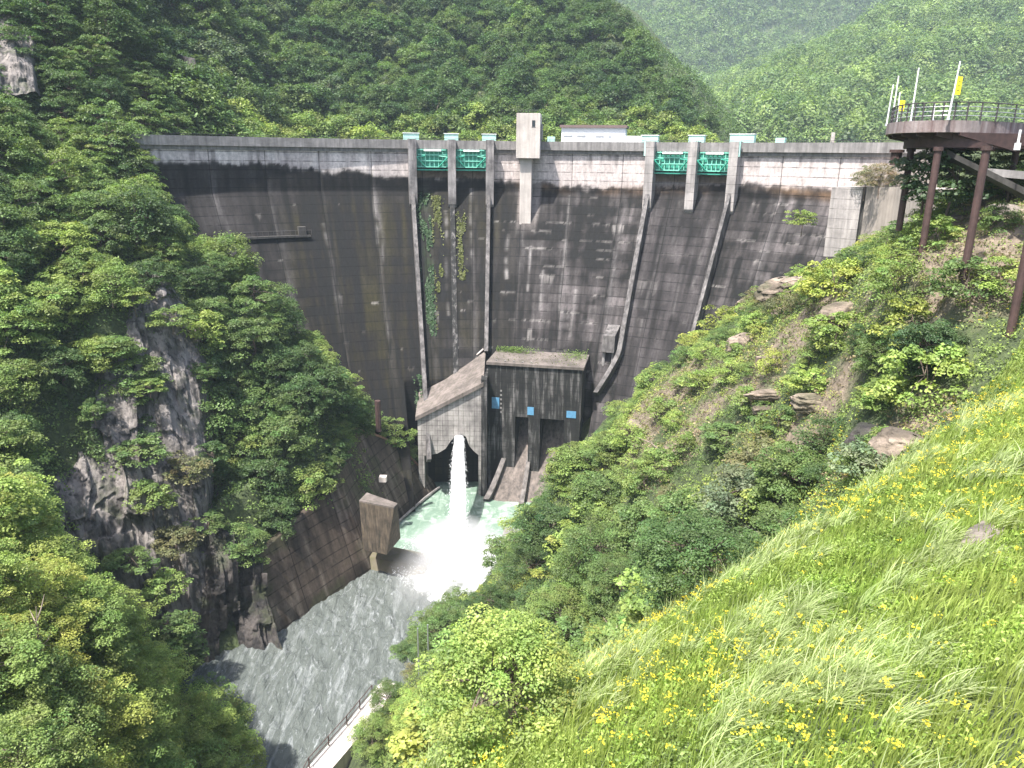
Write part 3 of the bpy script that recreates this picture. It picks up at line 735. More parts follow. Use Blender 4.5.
# front wall outline with a cave cut out below (x,z)
cave = [(-14.9, -62), (-14.9, -49.6), (-12.6, -49.1), (-11.2, -48.2), (-10.4, -46.9), (-9.6, -45.9), (-8.6, -45.5), (-7.7, -46.0), (-7.2, -47.6), (-6.4, -48.6), (-5.6, -49.3), (-5.6, -62)]
out_ = [(xl, -62), (xl, zl), (xr2, zr), (xr2, -62)]
poly = [out_[0]] + [out_[1], out_[2], out_[3]] + cave[::-1]
V = [(x, YF, z) for x, z in poly] + [(x, YF + 1.6, z) for x, z in poly]; n = len(poly)
bmv = MB(); bmv.add(V, [tuple(range(n)), tuple(range(2 * n - 1, n - 1, -1))] + [(i, i + n, (i + 1) % n + n, (i + 1) % n) for i in range(n)])
M['house'] = concrete("house_concrete", (0.46, 0.43, 0.40), (0.24, 0.22, 0.21), 0.7, 1.0, 0.9, (0.35, 0.65), (0.9, 0.9))
bmv.build("front_wall", M['house'], house)
mb = MB(); mb.hexa([(xl - .3, YF - .4, zl), (xr2, YF - .4, zr), (xr2, YF + 12, zr + 3.2), (xl - .6, YF + 12, zl + 4.2), (xl - .3, YF - .4, zl + .7), (xr2, YF - .4, zr + .7), (xr2, YF + 12, zr + 3.9), (xl - .6, YF + 12, zl + 4.9)])
rf = mb.build("roof", M['conc_roof'], house)
mb = MB(); mb.tube([(xl - .3, YF + 8.5, zl + 3.9), (-10, YF + 9.6, -37.4), (xr2 - .4, YF + 10, zr + 3.8)], 0.16, 6); mb.build("roof_kerb", M['conc_pale'], rf)
mb = MB(); mb.box(xl, xl + 1.0, YF + 1.6, YF + 9, -60, zl); mb.build("side_wall", M['conc_dark'], house)
mb = MB(); mb.box(xr2 - .4, xr2 + .6, YF - 0.3, YF + 9, -60, zr + 1.2); mb.build("side_wall", M['conc_streak'], house)
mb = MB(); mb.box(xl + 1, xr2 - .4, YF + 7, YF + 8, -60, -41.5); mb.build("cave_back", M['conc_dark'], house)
mb = MB(); mb.tube([(-9.0, YF + 7, -45.6), (-8.9, YF + .9, -46.3)], 0.85, 16); mb.build("outlet_pipe", M['rust'], house)

# ------------------------------------------------------------------ water jet, splash and mist
def jet_mat(name, al):
    m, nt, b = newmat(name)
    v = coords(nt, scale=(3, 3, 0.5)); a = noise(nt, v, 1.5, 5, 0.7)
    L(nt, mixc(nt, a, (0.55, 0.58, 0.60), (0.92, 0.92, 0.92)), b.inputs["Base Color"]); b.inputs["Roughness"].default_value = 0.6
    bump(nt, b, a, 0.8, 0.3)
    return m
M['foam'] = jet_mat("white_water", 1)
J0 = np.array([-8.9, YF + .6, -46.2]); J1 = np.array([-7.9, 103.5, WATER])
V = []; Fs = []; nseg, nr = 60, 20
for i in range(nseg + 1):
    t = i / nseg; p = J0 + (J1 - J0) * t; p[2] = J0[2] + (WATER - 0.3 - J0[2]) * t ** 1.75
    p[1] = J0[1] + (J1[1] - J0[1]) * t ** 0.93
    r = 0.78 + 0.6 * t + 1.8 * max(0, t - .9) * 4
    for k in range(nr):
        a = 2 * pi * k / nr
        rr = r * (1 + 0.16 * float(vnoise(cos(a) * 1.5, sin(a) * 1.5, t * 10, 5)) * (0.3 + t))
        V.append((p[0] + rr * cos(a), p[1] + rr * sin(a) * 0.8, p[2] + rr * sin(a) * 0.7))
for i in range(nseg):
    for k in range(nr):
        k2 = (k + 1) % nr; Fs.append((i * nr + k, i * nr + k2, (i + 1) * nr + k2, (i + 1) * nr + k))
jet = empty("water_jet", tuple(J1)); tag(jet, "white water jet shooting from the outlet house down into the pool", "water jet")
jm = link("jet", mesh_np("jet", np.array(V) - J1, np.array(Fs), M['foam'], True), jet)
nd = 3200; t = rng.random(nd) ** .6; P = J0[None] + (J1 - J0)[None] * t[:, None]; P[:, 2] = J0[2] + (WATER - 0.3 - J0[2]) * t ** 1.75; P[:, 1] = J0[1] + (J1[1] - J0[1]) * t ** 0.93
rr = (0.80 + 0.62 * t) * (0.95 + np.abs(rng.normal(0, .16, nd)) * (1 + t)); a = rng.random(nd) * 2 * pi; P += np.stack([rr * np.cos(a), rr * np.sin(a) * .8, rr * np.sin(a) * .7 - .1], 1)
def _q(P, size):
    n = len(P); nr = rng.normal(size=(n, 3)); nr /= np.linalg.norm(nr, axis=1, keepdims=True); a = np.tile([0, -.6, -1.0], (n, 1)) + rng.normal(0, .15, (n, 3)); a = a - (a * nr).sum(1, keepdims=True) * nr; a /= np.linalg.norm(a, axis=1, keepdims=True) + 1e-9; b = np.cross(nr, a); h = (size / 2)[:, None]
    return np.stack([P - a * h * 2.2, P - b * h * .6, P + a * h * 2.2, P + b * h * .6], 1).reshape(-1, 3), np.arange(4 * n).reshape(n, 4)
Vd, Fd = _q(P - J1, rng.uniform(.05, .15, nd)); link("strand", mesh_np("strand", Vd, Fd, M['foam']), jet)
# splash foam: low mound of churned water with flying drops
def mound():
    xs = np.linspace(-18, 3, 130); ys = np.linspace(86, 111, 130); X, Y = np.meshgrid(xs, ys)
    cx_, cy_ = -7.6, 98.0
    r = np.hypot((X - cx_) / 6.3, (Y - cy_) / 8.6); r = r * (1 + 0.22 * fbm(X / 2.5, Y / 2.5, 0, 3, 12))
    h = 2.6 * np.exp(-(np.hypot((X + 7.4) / 2.6, (Y - 102.5) / 3.0)) ** 2) + 1.0 * sstep(1.0, 0.3, r) + sstep(1.05, .4, r) * (fbm(X / 1.3, Y / 1.3, 0, 4, 14) * 1.2)
    Z = WATER - 0.5 + h + sstep(1.1, 0.9, r) * 0.75
    V = np.stack([X.ravel(), Y.ravel(), Z.ravel()], 1); I = np.arange(130 * 130).reshape(130, 130)
    Fc = np.stack([I[:-1, :-1].ravel(), I[:-1, 1:].ravel(), I[1:, 1:].ravel(), I[1:, :-1].ravel()], 1)
    keep = (r.ravel()[Fc] < 1.15).all(1)
    return V, Fc[keep]
V, Fc = mound()
sp = link("splash_foam", mesh_np("splash_foam", V, Fc, M['foam'], True)); tag(sp, "white churned foam where the jet hits the river", "foam", kind='stuff')
nd = 12000
t = rng.random(nd); ang = rng.random(nd) * 2 * pi; rad = 9.5 * rng.random(nd) ** .7; hh = rng.random(nd) ** 2 * 5.0 * np.exp(-(rad / 6) ** 2)
P = np.stack([-7.6 + rad * np.cos(ang), 99 + rad * np.sin(ang) * 1.05, WATER + 0.4 + hh], 1)
def quads_at(P, size, nrm=None, asp=1.0, up=None, rg=rng):
    n = len(P); size = np.broadcast_to(np.asarray(size, float), (n,))
    if nrm is None: nrm = rg.normal(size=(n, 3))
    nrm = nrm / (np.linalg.norm(nrm, axis=1, keepdims=True) + 1e-9)
    a = rg.normal(size=(n, 3)); a = a - (a * nrm).sum(1, keepdims=True) * nrm; a /= np.linalg.norm(a, axis=1, keepdims=True) + 1e-9
    b = np.cross(nrm, a); h = (size / 2)[:, None]
    w = h * asp
    V = np.stack([P - a * h, P - b * w + a * h * .15, P + a * h, P + b * w + a * h * .15], 1).reshape(-1, 3)
    Fc = np.arange(4 * n).reshape(n, 4); return V, Fc
V, Fc = quads_at(P, rng.uniform(.04, .17, nd))
sp = link("spray_drops", mesh_np("spray_drops", V, Fc, M['foam'])); tag(sp, "white spray drops flying above the foam", "spray", kind='stuff')
def mist(name, c, rx, ry, rz, dens, label):
    V = []; Fs = []; nu, nv = 24, 12
    for j in range(nv + 1):
        ph = pi * j / nv
        for i in range(nu):
            th = 2 * pi * i / nu; k = 1 + 0.25 * float(vnoise(cos(th) * 1.6, sin(th) * 1.6, cos(ph) * 1.6, 33))
            V.append((rx * k * sin(ph) * cos(th), ry * k * sin(ph) * sin(th), rz * k * cos(ph)))
    for j in range(nv):
        for i in range(nu):
            i2 = (i + 1) % nu; Fs.append((j * nu + i, (j + 1) * nu + i, (j + 1) * nu + i2, j * nu + i2))
    m = bpy.data.materials.new(name); m.use_nodes = True; nt = m.node_tree
    nt.nodes.remove(nt.nodes["Principled BSDF"]); pv = N(nt, "ShaderNodeVolumePrincipled"); pv.inputs["Color"].default_value = (0.97, 0.97, 0.98, 1)
    tcn = coords(nt); ln = N(nt, "ShaderNodeVectorMath", operation='LENGTH')
    mp = N(nt, "ShaderNodeMapping"); mp.inputs["Scale"].default_value = (1 / rx, 1 / ry, 1 / rz); L(nt, tcn, mp.inputs[0]); L(nt, mp.outputs[0], ln.inputs[0])
    fall = N(nt, "ShaderNodeMapRange"); fall.inputs[1].default_value = 1.0; fall.inputs[2].default_value = 0.0; fall.inputs[3].default_value = 0; fall.inputs[4].default_value = dens
    L(nt, ln.outputs["Value"], fall.inputs[0])
    nz = ramp(nt, noise(nt, tcn, 0.35, 3, 0.6), [(0.35, 0.15), (0.65, 1.0)])
    mu = N(nt, "ShaderNodeMath", operation='MULTIPLY'); L(nt, fall.outputs[0], mu.inputs[0]); L(nt, nz, mu.inputs[1]); L(nt, mu.outputs[0], pv.inputs["Density"])
    L(nt, pv.outputs[0], nt.nodes["Material Output"].inputs["Volume"])
    o = link(name, mesh_np(name, np.array(V), np.array(Fs), m, True), loc=c); tag(o, label, "mist", kind='stuff')
mist("splash_mist", (-7.4, 98.0, WATER + 1.6), 8.6, 10.5, 5.2, 0.6, "white mist rising round the foot of the jet")
mist("drifting_mist", (-11.0, 91.0, WATER + 2.0), 6.0, 8.0, 4.2, 0.2, "thin mist drifting over the river beside the jet")

# ------------------------------------------------------------------ weir blocks and bank walls
M['weir'] = concrete("mossy_weir_concrete", (0.15, 0.125, 0.095), (0.12, 0.11, 0.06), 0.3)
def prism(name, pts_bottom, pts_top, mat, label, cat, bev=0.08):
    mb = MB(); mb.hexa(list(pts_bottom) + list(pts_top)); o = mb.build(name, mat, None, bev); tag(o, label, cat); return o
Z0 = WATER - 3
prism("weir", [(-23.6, 97.0, Z0), (-12.5, 93.4, Z0), (-10.8, 100.5, Z0), (-22.0, 104.2, Z0)], [(-23.0, 99.2, WATER + 1.3), (-11.8, 95.6, WATER + 1.3), (-10.8, 98.6, WATER + 1.6), (-22.0, 102.6, WATER + 1.6)], M['weir'],
      "low brown mossy weir sill left of the splash, under the tall block", "weir")
prism("weir", [(-2.3, 96.4, Z0), (4.5, 96.0, Z0), (4.5, 106, Z0), (-1.5, 107.5, Z0)], [(-1.7, 99.2, WATER + 2.2), (4.6, 98.0, WATER + 2.2), (4.6, 105, WATER + 2.2), (-0.9, 106.3, WATER + 2.2)], M['conc_mid'],
      "grey brown weir block right of the splash against the trees", "weir")
q = [at(378, 550, 105), at(397, 541, 108), at(385, 533, 114), at(357, 545, 110), at(394, 509.5, 101.5), at(396, 508, 104), at(373, 499, 109), at(359, 502.5, 103.5)]
# tall block: top is level, flanks lean
mb = MB()
zt_ = q[4][2]
tp = [atz(359, 502, zt_), atz(394, 509, zt_), atz(396, 507, zt_) + np.array([0.4, 2.0, 0]), atz(368, 499, zt_) + np.array([0.2, .5, 0])]
fx = tp[1] - tp[0]
bt = [tp[0] + np.array([0.2, .4, -7.5]), tp[0] + fx * 0.72 + np.array([0, .6, -7.5]), tp[1] + np.array([-0.2, 6, -7.5]), tp[0] + np.array([0.2, 7, -7.5])]
tp2 = [tp[0], tp[1], tp[1] + np.array([0.3, 1.3, 0]), tp[0] + np.array([0.6, 2.6, 0])]
M['blockface'] = concrete("crusty_block_concrete", (0.17, 0.13, 0.09), (0.045, 0.038, 0.03), 0.5, 2.2)
mb.hexa([tuple(p) for p in bt] + [tuple(p) for p in tp2]); bl = mb.build("buttress_block", M['blockface'], None, 0.05); tag(bl, "tall brown concrete block standing against the dark sloping wall above the left sill", "concrete block")
mb = MB(); mb.hexa([tuple(p + np.array([0, 0, 0.003])) for p in tp2] + [tuple(p + np.array([0, 0, 0.22])) for p in tp2]); mb.build("cap", M['conc_roof'], bl)

# left sloping bank wall
base = [(-28.65, 82.0), (-23.2, 92.2), (-19.9, 97.5), (-18.6, 104), (-18.3, 110.9), (-14.9, 120.2), (-12.9, 124.6)]
hs = [9.5, 11.5, 14, 16, 16, 9.5, 1.5]; sb = [0.3, .34, .36, .4, .42, .5, .6]
def bankwall():
    V = []; cols = []; B = np.array(base); nu = 160; nv = 60
    tt = np.linspace(0, len(base) - 1, nu)
    bx = np.interp(tt, range(len(base)), B[:, 0]); by = np.interp(tt, range(len(base)), B[:, 1]); hh = np.interp(tt, range(len(base)), hs); ss = np.interp(tt, range(len(base)), sb)
    tx, ty = np.gradient(bx), np.gradient(by); l = np.hypot(tx, ty); nx, ny2 = -ty / l, tx / l
    nx, ny2 = np.convolve(np.pad(nx, 15, mode='edge'), np.ones(31) / 31, 'valid'), np.convolve(np.pad(ny2, 15, mode='edge'), np.ones(31) / 31, 'valid')
    for j in range(nv + 1):
        k = j / nv
        z = WATER - 2 + (hh + 2) * k; off = ss * (z - WATER)
        V.append(np.stack([bx + nx * off, by + ny2 * off, z], 1))
    for dz in (0.0,):
        z = V[-1][:, 2]; V.append(np.stack([V[-1][:, 0] + nx * 0.7, V[-1][:, 1] + ny2 * 0.7, z + dz], 1))
    V.append(V[-1] - np.array([0, 0, 4.0]))
    V = np.array(V); m, n_ = V.shape[:2]; I = np.arange(m * n_).reshape(m, n_)
    Fc = np.stack([I[:-1, :-1].ravel(), I[:-1, 1:].ravel(), I[1:, 1:].ravel(), I[1:, :-1].ravel()], 1)
    Lc = np.concatenate([[0], np.cumsum(np.hypot(np.diff(bx), np.diff(by)))]); S_ = np.tile(Lc, (m, 1)); Z_ = V[..., 2]; a = fbm(S_ / 4, Z_ / 3, 0, 4, 101); b = fbm(S_ / .7, Z_ / 8, 0, 3, 103)
    c = np.array([0.088, 0.068, 0.054]) * (1 + .5 * a + .6 * b)[..., None]; wl = sstep(WATER + 2.2, WATER + .6, Z_ + a)[..., None]; c = c * (1 - .55 * wl); ms = np.clip(sstep(.1, .4, a) * .6, 0, 1)[..., None]; c = c * (1 - ms) + np.array([.045, .05, .022]) * ms
    lm = np.clip(sstep(.25, .5, b) * .35, 0, 1)[..., None]; c = c * (1 - lm) + np.array([.22, .19, .16]) * lm
    return V.reshape(-1, 3), Fc, V[nv], np.clip(c, .01, .6).reshape(-1, 3), np.stack([S_.ravel(), Z_.ravel()], 1)
V, Fc, top, bc, buv = bankwall()
M['bank'] = concrete("brown_black_bank_concrete", (0.105, 0.085, 0.07), (0.05, 0.044, 0.036), 0.5, 0.5)
bw = link("sloping_bank_wall", mesh_np("sloping_bank_wall", V, Fc, M['damface'], False, bc, buv)); tag(bw, "dark brown sloping concrete wall along the left side of the pool", "bank wall")
mb = MB(); mb.tube([tuple(p + np.array([0, -.1, .12])) for p in top[104::8]], 0.2, 6); mb.build("coping", plain("rusty_coping", (0.24, 0.13, 0.08), .8, 0, .3), bw)
mb = MB(); mb.tube([(x + .25, y - .1, WATER + .5) for x, y in base[3:]], 0.22, 6); mb.build("kerb", M['conc_mid'], bw)
p = at(383, 478, 117); mb = MB(); mb.obox(p[:2], (1, 0), (0, 1), .55, .5, p[2] - .5, p[2] + .3); mb.build("hatch", M['conc_pale'], bw)

# right abutment walls
ab = empty("abutment_wall", (0, 0, 0)); tag(ab, "pale stepped concrete retaining wall between the dam and the viewing deck", "retaining wall")
def vwall(px0, py0, px1, py1, d0, d1, zb, mat, name, thick=2.0, zdrop0=None):
    a = at(px0, py0, d0); b2 = at(px1, py1, d1)
    dr = (b2 - a)[:2]; dr /= np.linalg.norm(dr); nn = np.array([-dr[1], dr[0]]) * thick
    mb = MB(); mb.hexa([(a[0], a[1], zb), (b2[0], b2[1], zb), (b2[0] + nn[0], b2[1] + nn[1], zb), (a[0] + nn[0], a[1] + nn[1], zb),
                        (a[0], a[1], a[2]), (b2[0], b2[1], b2[2]), (b2[0] + nn[0], b2[1] + nn[1], b2[2]), (a[0] + nn[0], a[1] + nn[1], a[2])])
    return mb.build(name, mat, ab)
vwall(832, 187, 863, 187, 119, 116, -26, M['conc_light'], "wall", 8)
vwall(867, 187, 896, 187, 115.6, 108, -22, M['buff'], "wall", 8)
vwall(896, 187, 935, 189, 107.9, 96, -20, M['buff'], "wall", 6)
vwall(863.3, 187, 866.8, 187, 116.6, 116.2, -24, M['conc_dark'], "joint", 6)
vwall(858, 172, 908, 158, 121, 108, -8, M['buff'], "upper_wall", 5)

# ------------------------------------------------------------------ control building and hoists on the crest
def crest_frame(s):
    th = s / DR; return np.array([cos(th), -sin(th)]), np.array([sin(th), cos(th)])
def building():
    e, n2 = crest_frame(15.6); c = dpt(17.2, DR + 13.5, 0)[:2]
    b = empty("control_building", (c[0], c[1], -4)); tag(b, "low white building with flat brown roof behind the middle of the crest", "building")
    c0 = np.array([0., 0.])
    mb = MB(); mb.obox(c0, e, n2, 6.3, 3, 0, 9.3); mb.build("wall", M['white'], b)
    mb = MB(); mb.obox(c0, e, n2, 6.6, 3.4, 9.3, 9.8); mb.build("roof", M['brown_roof'], b)
    for k in (-3.6, 2.6):
        for dx in (-1.3, 1.3):
            mb = MB(); mb.obox(c0 + e * (k + dx) - n2 * 3.02, e, n2, 0.8, .03, 7.7, 8.1); w = mb.build("window", plain("pale_blind", (.45, .47, .5), .5), b)
            mb = MB(); mb.obox(c0 + e * (k + dx) - n2 * 3.04, e, n2, 0.9, .03, 7.6, 7.68); mb.build("sill", M['steel'], w)
building()
def hoist(s, w, h, label, zb=1.43):
    e, n2 = crest_frame(s); c = dpt(s, DR + 1.0, 0)[:2]
    b = empty("gate_hoist", (c[0], c[1], zb)); tag(b, label, "gate hoist", "pale green gate hoists on the crest")
    c0 = np.array([0., 0.])
    mb = MB(); mb.obox(c0, e, n2, w / 2, .6, 0.9, h); mb.build("housing", M['pale_green'], b, .04)
    mb = MB(); mb.obox(c0, e, n2, .45, .5, 0, 0.9); mb.build("pedestal", M['pale_green'], b)
    mb = MB(); mb.obox(c0, e, n2, w / 2 + .12, .72, h + .003, h + .12); mb.build("lid", M['white'], b)
    mb = MB(); mb.obox(c0 - n2 * 2.6, e, n2, .5, .25, -1.3, 1.3); mb.build("drop_box", M['pale_green'], b)
H = [(-15.3, 2.9, 2.2, "leftmost pale green gate hoist, over the left wall of the left spillway"), (-7.9, 2.6, 2.2, "pale green gate hoist over the middle pier of the left spillway"),
     (-0.9, 2.6, 2.2, "pale green gate hoist just left of the lift tower"), (28.8, 3.0, 2.2, "pale green gate hoist over the left wall of the right spillway"),
     (37.1, 2.8, 2.2, "pale green gate hoist over the middle pier of the right spillway"), (45.0, 4.2, 2.4, "rightmost pale green gate hoist, over the right wall of the right spillway")]
for a in H: hoist(*a)
def cabinet(s, w, h, label):
    e, n2 = crest_frame(s); c = dpt(s, DR + 4, 0)[:2]
    b = empty("equipment_cabinet", (c[0], c[1], 1.42)); tag(b, label, "cabinet")
    c0 = np.array([0., 0.]); mb = MB(); mb.obox(c0, e, n2, w / 2, .5, 0, h); mb.build("case", M['white'] if w > 4 else M['pale_green'], b, .03)
    mb = MB()
    for k in range(int(w / .9)): mb.obox(c0 + e * (-w / 2 + .45 + k * .9) - n2 * .51, e, n2, .02, .02, .1, h - .1)
    mb.build("door_seam", M['steel'], b)
cabinet(24.2, 6.0, 2.2, "long white cabinet on the crest right of the white building")
cabinet(10.4, 1.4, 2.0, "small pale green cabinet left of the white building")
cabinet(50.5, 1.6, 1.9, "small cabinet on the crest right of the right spillway")
# marker post
p = dpt(60.2, DR - .2, 0); mb = MB(); mb.obox(p[:2], (1, 0), (0, 1), .25, .2, 2.47, 4.0); o = mb.build("marker_post", M['conc_pale'], None, .03); tag(o, "short pale post on the crest near the right end of the dam", "post")
p = at(378, 413, 118); mb = MB(); mb.tube([(p[0], p[1], p[2] - 3), (p[0], p[1], p[2] + 2.0)], .45, 8); o = mb.build("standpipe", M['rust'], None); tag(o, "rusty brown standpipe beside the trees at the left foot of the dam", "pipe")

# ------------------------------------------------------------------ viewing platform on the right
plat = empty("viewing_platform", (30, 50, 0)); tag(plat, "dark raised viewing platform with curved concrete edge on brown steel columns", "viewing platform")
plat.location = (0, 0, 0)
zdk = 2.15      # top of the deck
zdk = float(at(955, 120, 50)[2])
edge_px = [(888.5, 127.5), (886.5, 125.5), (887, 123.8), (895, 122), (910, 121), (930, 120.3), (955, 120), (985, 120.8), (1024, 122.8), (1090, 129)]
EP = [atz(x, y, zdk)[:2] for x, y in edge_px]
EP = np.array(EP)
# smooth polyline
tt = np.linspace(0, len(EP) - 1, 60)
def crv(t, A): 
    x = np.interp(t, range(len(A)), A); return np.convolve(np.pad(x, 4, mode='edge'), np.ones(9) / 9, 'valid')
EX, EY = crv(tt, EP[:, 0]), crv(tt, EP[:, 1])
back = [(62, 32), (70, 60), (48, 78)]
def slab(name, z0, z1, inset, mat, parent=None):
    cx_, cy_ = 48.0, 58.0
    P = [(x + (cx_ - x) / np.hypot(cx_ - x, cy_ - y) * inset, y + (cy_ - y) / np.hypot(cx_ - x, cy_ - y) * inset) for x, y in zip(EX, EY)] + back
    n = len(P); mb = MB()
    mb.add([(x, y, z0) for x, y in P] + [(x, y, z1) for x, y in P], [tuple(range(n)), tuple(range(2 * n - 1, n - 1, -1))] + [(i, i + n, (i + 1) % n + n, (i + 1) % n) for i in range(n)])
    return mb.build(name, mat, parent)
print("deck", zdk)
slab("deck", zdk - .75, zdk, 0, M['fascia'], plat)
slab("beam_frame", zdk - 1.7, zdk - .753, 1.4, M['rust'], plat)
rail = MB(); n_ = len(EX)
pts = [(EX[i], EY[i]) for i in range(n_)]
posts_i = list(range(2, n_, 3))
railing = empty("railing", (0, 0, 0)); railing.parent = plat
for i in posts_i:
    mb = MB(); x, y = pts[i]; x += .25 * (48 - x) / 20; y += .25 * (58 - y) / 20
    mb.tube([(x, y, zdk), (x, y, zdk + 1.15)], 0.055, 6); mb.build("post", M['dark_rail'], railing)
for hz in (.3, .58, .86, 1.13):
    mb = MB(); mb.tube([(x + .25 * (48 - x) / 20, y + .25 * (58 - y) / 20, zdk + hz) for x, y in pts], 0.03 if hz < 1 else .045, 6); mb.build("rail", M['steel'] if hz < 1.1 else M['dark_rail'], railing)
# columns: top follows the deck, foot on the slope
def column(xb, yb, d, h_extra=3.0, r=.23):
    p = at(xb, yb, d); mb = MB(); mb.tube([(p[0], p[1], p[2] - h_extra), (p[0], p[1], zdk - 1.7)], r, 14); mb.build("column", M['rust'], plat, smooth=False)
    mb = MB(); mb.tube([(p[0], p[1], zdk - 1.95), (p[0], p[1], zdk - 1.705)], r * 1.35, 14); mb.build("column_cap", M['rust'], plat)
column(926, 225, 51.0); column(968, 252, 46.5); column(905, 190, 57.5, 3, .24); column(1019, 290, 43.0); column(896, 158, 66, .6, .45); column(1005, 210, 56, 3, .22)
# under-deck sloping road beam
a = at(948, 150, 52); b2 = at(1060, 205, 44); mb = MB()
mb.hexa([(a[0], a[1], a[2] - .35), (b2[0], b2[1], b2[2] - .4), (b2[0] + 1, b2[1] + 3, b2[2] - .4), (a[0] + 1, a[1] + 3, a[2] - .35), (a[0], a[1], a[2]), (b2[0], b2[1], b2[2]), (b2[0] + 1, b2[1] + 3, b2[2]), (a[0] + 1, a[1] + 3, a[2])])
mb.build("brace_beam", M['conc_dark'], plat)
a = at(985, 168, 52); b2 = at(1080, 176, 50); mb = MB(); mb.hexa([(a[0], a[1], a[2] - .5), (b2[0], b2[1], b2[2] - .5), (b2[0] + 1, b2[1] + 4, b2[2] - .5), (a[0] + 1, a[1] + 4, a[2] - .5), (a[0], a[1], a[2]), (b2[0], b2[1], b2[2]), (b2[0] + 1, b2[1] + 4, b2[2]), (a[0] + 1, a[1] + 4, a[2])])
mb.build("lower_beam", M['conc_mid'], plat)
for i in range(4, n_ - 4, 6):
    x, y = EX[i], EY[i]; dx, dy = (48 - x), (58 - y); l = math.hypot(dx, dy); dx, dy = dx / l, dy / l
    mb = MB(); mb.hexa([(x + dx * .25 - dy * .1, y + dy * .25 + dx * .1, zdk - .95), (x + dx * .25 + dy * .1, y + dy * .25 - dx * .1, zdk - .95), (x + dx * 5 + dy * .1, y + dy * 5 - dx * .1, zdk - 1.9), (x + dx * 5 - dy * .1, y + dy * 5 + dx * .1, zdk - 1.9),
        (x + dx * .25 - dy * .1, y + dy * .25 + dx * .1, zdk - .756), (x + dx * .25 + dy * .1, y + dy * .25 - dx * .1, zdk - .756), (x + dx * 5 + dy * .1, y + dy * 5 - dx * .1, zdk - .756), (x + dx * 5 - dy * .1, y + dy * 5 + dx * .1, zdk - .756)])
    mb.build("bracket", M['rust'], plat)
# flag poles
def pole(x0, y0, x1, y1, d, label, banner=None):
    b = at(x0, y0, d); b[2] = zdk + 0.0; tlen = abs(y0 - y1) / F * d * 1.05
    o = empty("banner_pole", tuple(b)); tag(o, label, "banner pole", "white banner poles on the viewing platform")
    lean = (x1 - x0 - (x0 - 512) / 2850.0 * (y0 - y1)) / F * d
    mb = MB(); mb.tube([(0, 0, 0), (lean, 0, tlen)], [0.06, 0.045], 8); mb.build("pole", M['white'], o)
    mb = MB(); mb.tube([(0, 0, 0), (0, 0, .15)], [0.14, 0.10], 8); mb.build("foot", M['steel'], o)
    if banner:
        z0, z1, w = banner
        mb = MB(); mb.box(lean * .6 + .04, lean * .6 + .04 + w, -.02, .02, z0, z1); f = mb.build("banner", M['yellow'], o)
        mb = MB()
        for k in range(3):
            zz = z0 + (z1 - z0) * (.25 + .25 * k); mb.box(lean * .6 + .04 + w * .3, lean * .6 + .04 + w * .7, -.026, -.021, zz - .05, zz + .05)
        mb.build("marking", plain("olive_marking", (.3, .3, .03), .7), f)
pole(887, 121, 893, 84, 60, "leftmost white banner pole at the corner of the platform")
pole(892, 121, 898, 77, 59, "tall white banner pole second from the left, behind a small yellow banner")
pole(897, 119, 900, 90, 58, "short white pole with a small yellow banner near the platform corner", (1.0, 1.75, .42))
pole(911, 118.5, 918, 70, 54, "white pole without banner in the middle of the platform edge")
pole(933, 117.5, 935, 102, 52, "very short white pole between the two taller ones on the platform")
pole(948.5, 117, 959, 65, 50, "rightmost white pole with a long yellow banner", (1.55, 2.65, .36))
p = at(1019, 138, 45); mb = MB(); mb.tube([(p[0], p[1], zdk - 1.9), (p[0], p[1], zdk - .76)], .07, 8); mb.box(p[0] - .12, p[0] + .12, p[1] - .12, p[1] + .12, zdk - 1.9, zdk - 1.5)
mb.build("drain_pipe", M['white'], plat)

# ------------------------------------------------------------------ riverside path with railing
pth = [(-19.3, 50.0), (-18.3, 57.0), (-16.0, 62.5), (-13.5, 69.3)]
P2 = np.array(pth); tg = np.gradient(P2, axis=0); tg /= np.linalg.norm(tg, axis=1, keepdims=True); nr_ = np.stack([tg[:, 1], -tg[:, 0]], 1)
V = []; Fs = []
for (x, y), nn in zip(P2, nr_):
    V += [(x, y, -54), (x + nn[0] * 2.1, y + nn[1] * 2.1, -54), (x + nn[0] * 2.1, y + nn[1] * 2.1, -57), (x - nn[0] * .9, y - nn[1] * .9, -60)]
for i in range(len(pth) - 1):
    a = 4 * i; c = a + 4
    Fs += [(a, a + 1, c + 1, c), (a + 1, a + 2, c + 2, c + 1), (a + 2, a + 3, c + 3, c + 2), (a + 3, a, c, c + 3)]
mb = MB(); mb.add(V, Fs + [(3, 2, 1, 0), (4 * (len(pth) - 1), 4 * (len(pth) - 1) + 1, 4 * (len(pth) - 1) + 2, 4 * (len(pth) - 1) + 3)])
o = mb.build("path", M['conc_pale']); tag(o, kind='structure')
rl = empty("riverside_railing", (0, 0, 0)); tag(rl, "thin brown railing along the pale path on the right bank of the river", "railing")
seg = []
for i in range(len(pth) - 1):
    a, b2 = P2[i], P2[i + 1]; k = max(1, int(np.linalg.norm(b2 - a) / 2.0))
    for j in range(k): seg.append(a + (b2 - a) * j / k)
for q in seg:
    mb = MB(); mb.tube([(q[0] + .15, q[1], -54), (q[0] + .15, q[1], -52.85)], 0.06, 6); mb.build("post", M['rust'], rl)
for hz in (.5, 1.1):
    mb = MB(); mb.tube([(q[0] + .15, q[1], -54 + hz) for q in seg], .045, 6); mb.build("rail", M['rust'], rl)

